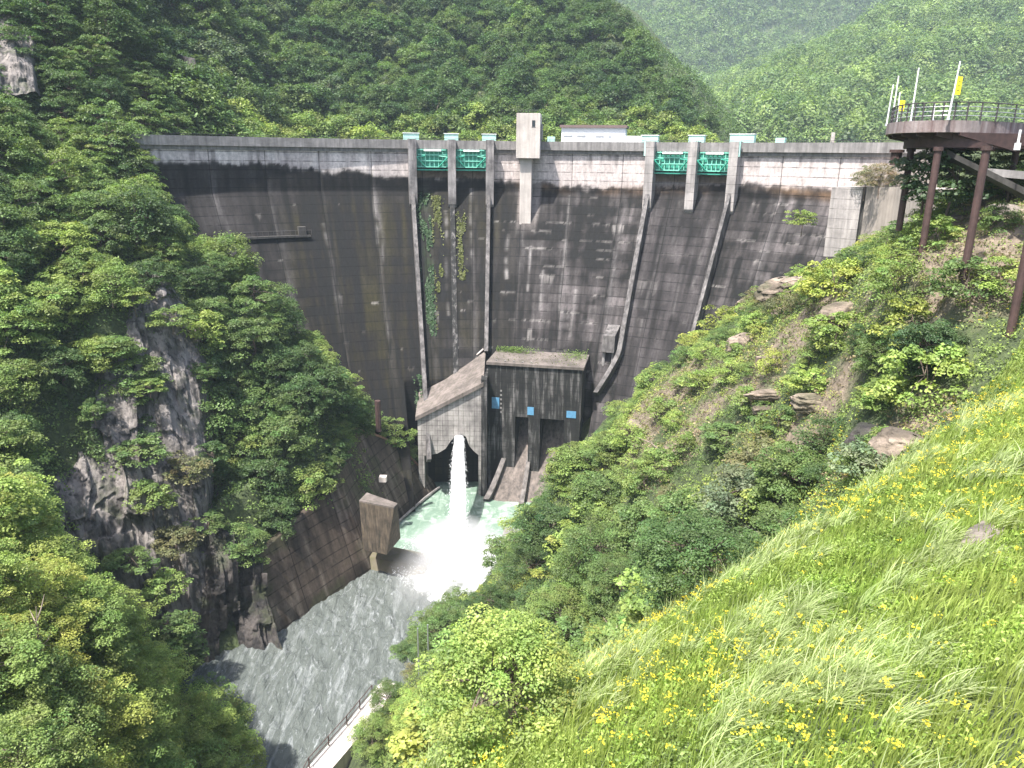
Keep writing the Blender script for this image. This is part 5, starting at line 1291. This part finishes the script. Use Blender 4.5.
# ---- low undergrowth made of leaf mounds
def cover(name, P, R, H, nl, ls, tones, label, seed, jit=.5):
    rg = np.random.default_rng(seed); m = len(P)
    idx = np.repeat(np.arange(m), nl); n = len(idx); R_ = R * rg.uniform(.5, 1.3, m); H_ = H * rg.uniform(.4, 1.5, m)
    a = rg.uniform(0, 2 * pi, n); rr = np.sqrt(rg.random(n)); hz = np.sqrt(np.clip(1 - rr ** 2, 0, 1)) * rg.uniform(.35, 1, n) 
    Q = P[idx] + np.stack([np.cos(a) * rr * R_[idx], np.sin(a) * rr * R_[idx], hz * H_[idx] - .1], 1)
    # follow the slope
    gx = P[idx, 3:4] if P.shape[1] > 3 else None
    Q = Q[:, :3]
    nr = np.stack([np.cos(a) * rr, np.sin(a) * rr, np.full(n, .8)], 1) + rg.normal(size=(n, 3)) * jit
    V, Fc = quads_at(Q, ls * rg.uniform(.5, 1.4, n), nr, .55, rg=rg)
    tn = fbm(P[:, 0] / 4, P[:, 1] / 4, 0, 3, seed); order = np.argsort(np.argsort(tn + rg.normal(0, .12, m))) / m
    T = np.array([TONE[t] for t in tones])[np.minimum((order * len(tones)).astype(int), len(tones) - 1)] * rg.uniform(.75, 1.25, (m, 1))
    t = T[idx] * rg.uniform(.7, 1.3, (n, 1))
    o = link(name, mesh_np(name, V, Fc, M['cover'], False, np.repeat(t, 4, axis=0))); tag(o, label, "undergrowth", None, 'stuff')
crestx = [-14, -8, -2.9, 1.6, 6.4, 13, 19, 25, 34]; cresty = [12, 16, 19.5, 22, 24.5, 28.0, 32, 36.5, 42]
def vis(P, m=25, h=1.0):
    u, v, d = proj(P[:, :3] + np.array([0, 0, h])); return (u > -m) & (u < 1024 + m) & (v > -m) & (v < 768 + m) & (d > 4)
def slope_up(P):
    Q = P.copy(); return Q
P = cands(26000, -100, -18, 26, 150); P = P[vis(P) & (P[:, 2] > -53) & ~in_dam(P[:, 0], P[:, 1], P[:, 2], .8)]
P = P[~((P[:, 1] > 80) & (P[:, 1] < 126) & (P[:, 0] > -30 + (P[:, 1] - 82) * 0.33))]
cover("left_undergrowth", P[:7500], 1.1, 1.0, 24, .34, ['dark green', 'mid green', 'mid green', 'fresh green'], "low green undergrowth covering the left slope", 21)
P = cands(90000, -20, 62, 18, 128); cr = np.interp(P[:, 0], crestx, cresty)
b_ = bare(P[:, 0], P[:, 1], P[:, 2]); dn = np.where(b_ > .7, .22, np.where(b_ > .45, .6, 1.0))
ok = vis(P) & (P[:, 2] > -52.6) & (P[:, 1] > cr + 1) & ~in_dam(P[:, 0], P[:, 1], P[:, 2], .5) & (rng.random(len(P)) < dn)
P = P[ok]; pd = np.hypot(P[:, 0], P[:, 1]); low_ = P[:, 2] < -30
print("right cover", len(P))
cover("right_undergrowth", P[:21000], .62, .6, 30, .15, ['dark green', 'mid green', 'fresh green', 'bright green', 'fresh green', 'bright green', 'yellow-green'], "low weeds and creepers covering the right slope", 22)
P = cands(30000, -150, 90, 158, 400); r_ = np.hypot(P[:, 0] - DCX, P[:, 1] - DCY); P = P[(r_ > DR + 11) & (P[:, 2] > -5.2) & vis(P, 10)]
cover("forest_understorey", P[:9000], 2.4, 2.6, 26, .62, ['deep green', 'dark green', 'dark green', 'mid green'], "dark understorey between the trees behind the dam", 24)
# creepers on the left spillway
n = 7200; s1 = np.concatenate([rng.normal(-13.3, .75, n // 2), rng.normal(-10.9, .45, n // 4), rng.normal(-6.2, .4, n // 8), rng.normal(-16.9, .4, n // 8)]); z1 = np.concatenate([rng.uniform(-31, -7, n // 2), rng.uniform(-24, -7.5, n // 4), rng.uniform(-22, -10, n // 8), rng.uniform(-44, -37, n // 8)])
kk = (fbm(s1 / .8, z1 / 2.6, 0, 3, 71) > .02); s1, z1 = s1[kk], z1[kk]; rr = face_rad(z1) - rng.uniform(-.05, .25, len(s1)) - .35 * sstep(-12, -18, z1)
Q = np.stack([DCX + rr * np.sin(s1 / DR), DCY + rr * np.cos(s1 / DR), z1], 1)
V, Fc = quads_at(Q, rng.uniform(.2, .5, len(Q)), np.array([[0, -1, .8]]) + rng.normal(0, .5, (len(Q), 3)), .7)
T = np.where((s1 > -12)[:, None], np.array([[.11, .125, .035]]), np.array([[.05, .095, .04]])) * rng.uniform(.6, 1.3, (len(Q), 1))
o = link("wall_creepers", mesh_np("wall_creepers", V, Fc, M['cover'], False, np.repeat(T, 4, axis=0))); tag(o, "green creepers hanging down the left spillway", "creepers", None, 'stuff')
m_ = 2600; a_ = np.concatenate([rng.normal(3.2, 1.8, m_ // 2), rng.normal(14.2, 1.3, m_ // 4), rng.uniform(0, 15.5, m_ - m_ // 2 - m_ // 4)]); d_ = np.concatenate([rng.normal(7.3, .5, m_ // 2), rng.normal(6.0, 1.6, m_ // 4), rng.uniform(.2, 8, m_ - m_ // 2 - m_ // 4)]); a_ = np.clip(a_, 0, 16)
Q = np.stack([A0[0] + ex[0] * a_ + ny_[0] * d_, A0[1] + ex[1] * a_ + ny_[1] * d_, -33.4 + rng.uniform(0, .9, m_) * np.where(np.arange(m_) < m_ * .75, 1, .12)], 1)
V, Fc = quads_at(Q, rng.uniform(.1, .3, m_), np.array([[0, 0, 1.0]]) + rng.normal(0, .5, (m_, 3)), .6)
T = np.where((np.arange(m_) < m_ * .75)[:, None], np.array([[.14, .22, .05]]), np.array([[.10, .11, .05]])) * rng.uniform(.6, 1.3, (m_, 1))
o = link("roof_weeds", mesh_np("roof_weeds", V, Fc, M['cover'], False, np.repeat(T, 4, axis=0))); tag(o, "green weeds growing on the outlet works roof", "weeds", None, 'stuff')
# dry stalks and litter on the bare earth
P = cands(40000, -5, 50, 30, 110); b_ = bare(P[:, 0], P[:, 1], P[:, 2]); P = P[vis(P) & (b_ > .3) & (P[:, 2] > -40)][:2200]
TONE['straw'] = (0.30, 0.24, 0.15)
cover("dry_litter", P, .6, .25, 14, .22, ['straw', 'tan dry', 'olive'], "dry stalks and litter on the bare earth of the right slope", 23, 1.0)

# ---- trees and shrubs of the right slope (foot given in the photograph, set on the ground there)
def rp(name, kind, px_, py_, sc, tone, label, cat, sz=None, group=None):
    p = hit(px_, py_)
    if p is None: return
    plant(name, kind, (p[0], p[1], float(ground(p[0], p[1])) - .3), sc, tone, label, cat, group, None, sz)
RT = [(572, 478, .85, 'fresh green', "fresh green tree leaning out over the pool at the edge of the right slope"), (598, 505, .8, 'mid green', "mid green tree behind and right of the one over the pool"), (552, 540, .8, 'dark green', "dark green tree just right of the right weir block"),
      (612, 455, .6, 'fresh green', "small fresh green tree nearest the curved end of the spillway wall"), (530, 580, .75, 'dark green', "dark green tree right of the splash"), (590, 570, .8, 'mid green', "mid green tree with a pale trunk in the middle of the lower right bank"),
      (640, 545, .7, 'mid green', "mid green tree below the bare earth patch"), (490, 610, .6, 'dark green', "dark round tree closest to the splash foam"), (560, 630, .75, 'fresh green', "fresh green tree above the grassy shoulder at its left"),
      (620, 600, .7, 'mid green', "mid green tree left of the dead branches"), (440, 640, .7, 'mid green', "mid green tree on the riverbank below the drifting mist"), (410, 665, .6, 'dark green', "dark green tree on the riverbank near the upper end of the path"),
      (520, 670, .7, 'yellow-green', "yellow-green tree in the middle of the lower bank"), (470, 680, .65, 'fresh green', "fresh green tree between the riverside path and the yellow-green tree"), (680, 540, .75, 'mid green', "mid green tree with dark brown trunk left of the flowery grass"),
      (745, 520, .75, 'grey-green', "grey-green spreading tree over the dark hollow in the right slope"), (790, 495, .6, 'mid green', "mid green tree below the pinkish rock"), (700, 590, .6, 'dark green', "dark green tree in the hollow just behind the grassy shoulder"),
      (650, 350, .4, 'dark green', "small dark tree at the left end of the layered outcrop, against the spillway"), (880, 365, .45, 'mid green', "mid green bushy tree in the shade on the upper right slope"), (920, 365, .45, 'deep green', "deep green shrubby tree right of the bushy one"),
      (420, 720, .6, 'bright green', "bright green tree beside the path at the lower edge"), (500, 730, .6, 'bright green', "bright green tree at the lower edge left of the grass"), (455, 600, .5, 'mid green', "small mid green tree just right of the white splash"),
      (402, 668, .62, 'mid green', "mid green tree overhanging the river where the path disappears"), (428, 645, .7, 'dark green', "dark green tree overhanging the river just below the thin poles"), (455, 622, .7, 'mid green', "mid green tree overhanging the river beside the splash"), (388, 702, .42, 'mid green', "little mid green tree over the far end of the white path"), (392, 690, .5, 'fresh green', "small fresh green tree at the upper end of the path"),
      (375, 745, .5, 'fresh green', "fresh green small tree beside the white path at the bottom")]
for a in RT: rp("bank_tree", ('near' if a[1] > 560 else 'spray'), a[0], a[1] + 8, a[2] * (1.15 if a[1] > 560 else 1), a[3], a[4], "tree", None, "trees on the lower right bank")
RB = [(757, 330, 1.0, 'bright green', 'broadbush', "bright round bush in front of the layered outcrop"), (872, 478, .9, 'grey-green', 'broadbush', "round blue-grey bush in front of the dark boulder"), (880, 185, 1.1, 'tan dry', 'bush', "dry tan bush on top of the pale retaining wall"),
      (865, 187, 1.0, 'olive', 'bush', "olive bush on the left end of the retaining wall"), (802, 226, .8, 'bright green', 'broadbush', "bright little tree growing in front of the dam beside the retaining wall"),
      (945, 205, 1.5, 'deep green', 'broadbush', "deep green shrub under the platform left of the front column"), (925, 190, 1.3, 'grey-green', 'broadbush', "grey-green shrub under the left edge of the platform"), (1010, 195, 1.0, 'dark green', 'bush', "dark bush behind the right platform column")]
for a in RB:
    if a[1] < 230:
        dd_ = {880: 112, 865: 116, 802: 112, 945: 55, 925: 57, 1010: 54}[a[0]]; p = at(a[0], a[1], dd_)
        plant("shrub", a[4], tuple(p), a[2] * (1.3 if dd_ > 100 else 1), a[3], a[5], "shrub", None, None)
    else: rp("shrub", a[4], a[0], a[1], a[2], a[3], a[5], "shrub")
P = cands(20000, -18, 55, 25, 120); cr = np.interp(P[:, 0], crestx, cresty); b_ = bare(P[:, 0], P[:, 1], P[:, 2])
ok = vis(P, 10) & (P[:, 2] > -52) & (P[:, 1] > cr + 5) & ~in_dam(P[:, 0], P[:, 1], P[:, 2], 2) & (b_ < .62)
S5 = poisson(P[ok], lambda p: 2.7 if p[2] > -30 else 3.2, 270)
SB = [(-999, 235, "grassy top beside the platform"), (235, 265, "top edge of the right slope"), (265, 295, "right slope level with the layered outcrop"), (295, 325, "right slope just below the outcrop"), (325, 350, "right slope level with the valve chamber"), (350, 375, "right slope above the thin ledge"),
      (375, 400, "right slope level with the thin ledge"), (400, 425, "right slope above the dark boulder"), (425, 455, "right slope level with the dark boulder"), (455, 485, "right slope level with the jet outlet"), (485, 515, "right slope level with the pool"),
      (515, 545, "right bank level with the weir blocks"), (545, 575, "right bank level with the splash"), (575, 605, "right bank just below the splash"), (605, 635, "right bank level with the dead branches"), (635, 665, "right bank below the dead branches"), (665, 700, "right bank near the path"), (700, 735, "lowest part of the right bank"), (735, 9999, "bottom edge of the right bank")]
lab = bands_label(S5, SB, None)
for i, p in enumerate(S5):
    r = rng.random(); o_, ph = lab.get(i, ("one", "right slope"))
    tone = ('fresh green' if r < .3 else 'mid green' if r < .48 else 'bright green' if r < .75 else 'dark green' if r < .86 else 'yellow-green' if r < .94 else 'olive')
    plant("shrub", 'bush' if rng.random() < .6 else 'broadbush', (p[0], p[1], p[2] - .25), rng.uniform(.6, 1.4) * (1.15 if p[2] < -30 else .9), tone, f"{tone} shrub, {o_} from left, {ph}", "shrub", "shrubs on the right slope", None, rng.uniform(.7, 1.2))

# ------------------------------------------------------------------ flowering grass on the near shoulder
def blades(P, h, w, lean_dir, lean, tone_a, tone_b, rg, seg=3):
    n = len(P); a = rg.uniform(0, pi, n); side = np.stack([np.cos(a), np.sin(a), np.zeros(n)], 1)
    ln = np.stack([rg.normal(lean_dir[0], .5, n), rg.normal(lean_dir[1], .5, n), np.zeros(n)], 1) * (lean * rg.uniform(.3, 1.3, n))[:, None]
    V = np.zeros((n, (seg + 1) * 2, 3)); 
    for k in range(seg + 1):
        t = k / seg; c = P[:, :3] + np.array([0, 0, 1]) * (h * (t - .35 * t * t * np.clip(np.linalg.norm(ln, axis=1) * 1.2, 0, 1)))[:, None] + ln * (h * t * t)[:, None]
        ww = (w * (1 - t) ** .7 + .002)[:, None] if k < seg else np.full((n, 1), .002)
        V[:, 2 * k] = c - side * ww; V[:, 2 * k + 1] = c + side * ww
    I = (np.arange(n) * (seg + 1) * 2)[:, None]; F_ = []
    for k in range(seg): F_.append(I + np.array([2 * k, 2 * k + 1, 2 * k + 3, 2 * k + 2]))
    Fc = np.concatenate(F_, 0)
    mix = rg.random(n)[:, None]; t = (np.array(tone_a) * (1 - mix) + np.array(tone_b) * mix) * rg.uniform(.75, 1.25, (n, 1))
    return V.reshape(-1, 3), Fc, np.repeat(t, (seg + 1) * 2, axis=0)
def gband(P, m=3.0):
    cr = np.interp(P[:, 0], crestx, cresty); return (P[:, 1] < cr + m)
rg = np.random.default_rng(5)
def gc(n):
    x = rg.uniform(-13, 36, n); y = rg.uniform(3, 46, n)
    cr = np.interp(x, crestx, cresty); m = y < cr + 3; x, y = x[m], y[m]
    z = ground(x, y); P = np.stack([x, y, z], 1); return P[vis(P, 40, .5)]
P = gc(330000)
patch = fbm(P[:, 0] / 2.5, P[:, 1] / 2.5, 0, 3, 51); ph = fbm(P[:, 0] / .9, P[:, 1] / .9, 0, 2, 52)
dd = np.linalg.norm(P, axis=1)
h = (.42 + .22 * patch + .15 * ph) * rg.uniform(.6, 1.3, len(P)); w = np.clip(.0011 * dd, .009, .05) * rg.uniform(.6, 1.2, len(P))
print("blades", len(P))
ta = np.where((patch > 0.05)[:, None], np.array([[0.30, 0.36, 0.10]]), np.array([[0.20, 0.285, 0.06]]))
V, Fc, t = blades(P, np.clip(h, .15, 1.2), w, (0.5, -0.25), .45, (0, 0, 0), (0, 0, 0), rg)
mix = rg.random((len(P), 1)); tb = ta * (1 - mix) + np.array([[0.27, 0.34, 0.085]]) * mix; tb = tb * rg.uniform(.75, 1.25, (len(P), 1))
o = link("grass", mesh_np("grass", V, Fc, M['grass'], False, np.repeat(tb, 8, axis=0))); tag(o, "bright yellow-green grass on the near shoulder", "grass", None, 'stuff')
# arching pale tufts
P0 = gc(16000); tf = fbm(P0[:, 0] / 3.5, P0[:, 1] / 3.5, 0, 3, 57); P0 = P0[(tf > .12) | (rg.random(len(P0)) < .05)][:420]
P = np.repeat(P0, 90, axis=0) + rg.normal(0, .13, (len(P0) * 90, 3)) * np.array([1, 1, 0])
V, Fc, t = blades(P, rg.uniform(.5, 1.15, len(P)), np.clip(.0008 * np.linalg.norm(P, axis=1), .006, .03), (0.75, -0.3), .95, (0.42, 0.47, 0.25), (0.29, 0.37, 0.13), rg, 4)
o = link("tall_grass", mesh_np("tall_grass", V, Fc, M['grass'], False, t)); tag(o, "pale arching tufts of long grass leaning to the right", "grass", None, 'stuff')
# broad-leaved weeds
P = gc(60000); wn_ = fbm(P[:, 0] / 2.2, P[:, 1] / 2.2, 0, 3, 61); P = P[wn_ > -.05][:9000]
TONE['weed'] = (0.19, 0.28, 0.05); TONE['weed2'] = (0.27, 0.35, 0.08)
cover("weeds", P, .22, .5, 22, .085, ['fresh green', 'weed', 'weed', 'weed2', 'bright green'], "leafy weeds among the grass", 62, .6)
# yellow blossoms
P = gc(70000); fl = fbm(P[:, 0] / 3, P[:, 1] / 3, 0, 3, 66); P = P[(fl > .02) | (rg.random(len(P)) < .12)][:900]
P2_ = cands(9000, 10, 36, 28, 62); P2_ = P2_[vis(P2_)]; fl = fbm(P2_[:, 0] / 3, P2_[:, 1] / 3, 0, 3, 67); P2_ = P2_[(fl > .1) & (bare(P2_[:, 0], P2_[:, 1], P2_[:, 2]) < .4)][:600]
P = np.vstack([P, P2_])
idx = np.repeat(np.arange(len(P)), 8); Q = P[idx] + rg.normal(0, .055, (len(idx), 3)) * np.array([1, 1, .5]); Q[:, 2] += (.48 + rg.uniform(0, .3, len(P)))[idx]
V, Fc = quads_at(Q, rg.uniform(.03, .065, len(idx)), np.array([[0, -.2, 1.0]]) + rg.normal(0, .4, (len(idx), 3)), .9, rg=rg)
TY = np.array([0.80, 0.66, 0.06]); t = TY * rg.uniform(.7, 1.1, (len(idx), 1))
o = link("yellow_flowers", mesh_np("yellow_flowers", V, Fc, M['grass'], False, np.repeat(t, 4, axis=0))); tag(o, "small yellow blossoms scattered through the grass", "flowers", None, 'stuff')

# ------------------------------------------------------------------ dead wood
def sticks(name, px_, py_, n, ln, r, label, cat, seed, spread=.8, up=1.0, mat='deadwood'):
    p = hit(px_, py_)
    if p is None: return
    rg_ = np.random.default_rng(seed); root = empty(name, (p[0], p[1], float(ground(p[0], p[1])))); tag(root, label, cat)
    for k in range(n):
        a = rg_.uniform(0, 2 * pi); b = np.array([cos(a), sin(a), 0]) * rg_.uniform(0, spread * .4)
        tdir = np.array([rg_.normal(0, spread), rg_.normal(0, spread), up * rg_.uniform(.5, 1.2)]); tdir /= np.linalg.norm(tdir); l = ln * rg_.uniform(.5, 1)
        m_ = b + tdir * l * .5 + rg_.normal(0, .06 * l, 3); e = b + tdir * l
        mb = MB(); mb.tube([tuple(b), tuple(m_), tuple(e)], [r, r * .7, r * .25], 6)
        if rg_.random() < .6: mb.tube([tuple(m_), tuple(m_ + rg_.normal(0, .3 * l, 3))], [r * .5, r * .12], 5)
        mb.build("branch", M[mat], root)
sticks("dead_branches", 618, 640, 16, 2.3, .09, "pile of bare grey-brown dead branches on the right bank above the grass", "dead branches", 1, 1.2, .35)
sticks("bare_bush", 212, 715, 14, 3.0, .05, "leafless brown bush at the water's edge behind the left foreground trees", "bare bush", 2, .7, .8)
sticks("dead_log", 668, 455, 2, 4.5, .08, "thin pale fallen log pointing uphill in the bare earth patch", "fallen log", 3, 1.2, .15)
sticks("dead_log", 690, 470, 2, 3.2, .09, "short pale fallen log right of the longer one", "fallen log", 4, 1.2, .15)
sticks("dead_log", 738, 395, 1, 2.2, .08, "pale dead branch leaning below the tree stump", "dead branch", 6, .6, .6)
for px_, py_, d_, ln_, lb in ((44, 680, 46, 5.0, "bare pale tree rising through the left foreground foliage"), (112, 300, 92, 3.0, "short bare snag on the crest above the grey cliff"), (235, 150, 150, 5.0, "thin bare trunk at the dark slope behind the left end of the dam")):
    p = at(px_, py_, d_); rg_ = np.random.default_rng(int(px_)); root = empty("bare_tree", tuple(p)); tag(root, lb, "tree")
    mb = MB(); mb.tube([(0, 0, -1), (.1, 0, ln_ * .5), (.3, .1, ln_)], [.09, .07, .02], 6); mb.build("trunk", M['deadwood'], root)
    for k in range(7):
        z_ = ln_ * rg_.uniform(.35, .9); e = np.array([rg_.normal(0, .8), rg_.normal(0, .8), z_ + rg_.uniform(.3, 1.2)]); mb = MB(); mb.tube([(.15, 0, z_), tuple((np.array([.15, 0, z_]) + e) / 2 + rg_.normal(0, .1, 3)), tuple(e)], [.04, .03, .01], 5); mb.build("branch", M['deadwood'], root)
p = hit(757, 372)
st_ = empty("tree_stump", (p[0], p[1], float(ground(p[0], p[1])))); tag(st_, "sawn tree stump standing in the weeds below the bright round bush", "stump")
mb = MB(); mb.tube([(0, 0, -.5), (0, .02, .4), (.03, 0, 1.3)], [.42, .32, .28], 12); mb.build("trunk", M['bark'], st_)
mb = MB(); mb.tube([(.03, 0, 1.302), (.03, 0, 1.33)], [.26, .26], 12); mb.build("cut_face", M['deadwood'], st_)
for k, (px_, py_, d_, h_) in enumerate(((418, 640, 71, 3.2), (428, 638, 71.5, 3.6))):
    p = at(px_, py_, d_); mb = MB(); mb.tube([(p[0], p[1], p[2] - 4), (p[0], p[1], p[2] + h_ * .4)], .07, 6); o = mb.build("pole", M['steel']); tag(o, ["left", "right"][k] + " one of two thin grey poles rising from the riverbank trees", "pole")

# ------------------------------------------------------------------ haze : the valley air
HZ = True
if HZ:
    mb = MB(); mb.box(-460, 760, -60, 1290, -75, 470)
    m = bpy.data.materials.new("valley_haze"); m.use_nodes = True; nt = m.node_tree; nt.nodes.remove(nt.nodes["Principled BSDF"])
    pv = N(nt, "ShaderNodeVolumePrincipled"); pv.inputs["Color"].default_value = (0.72, 0.86, 1.0, 1); pv.inputs["Density"].default_value = 0.00016
    L(nt, pv.outputs[0], nt.nodes["Material Output"].inputs["Volume"])
    o = mb.build("haze", m); tag(o, "thin bluish summer haze filling the valley", "haze", None, 'stuff')
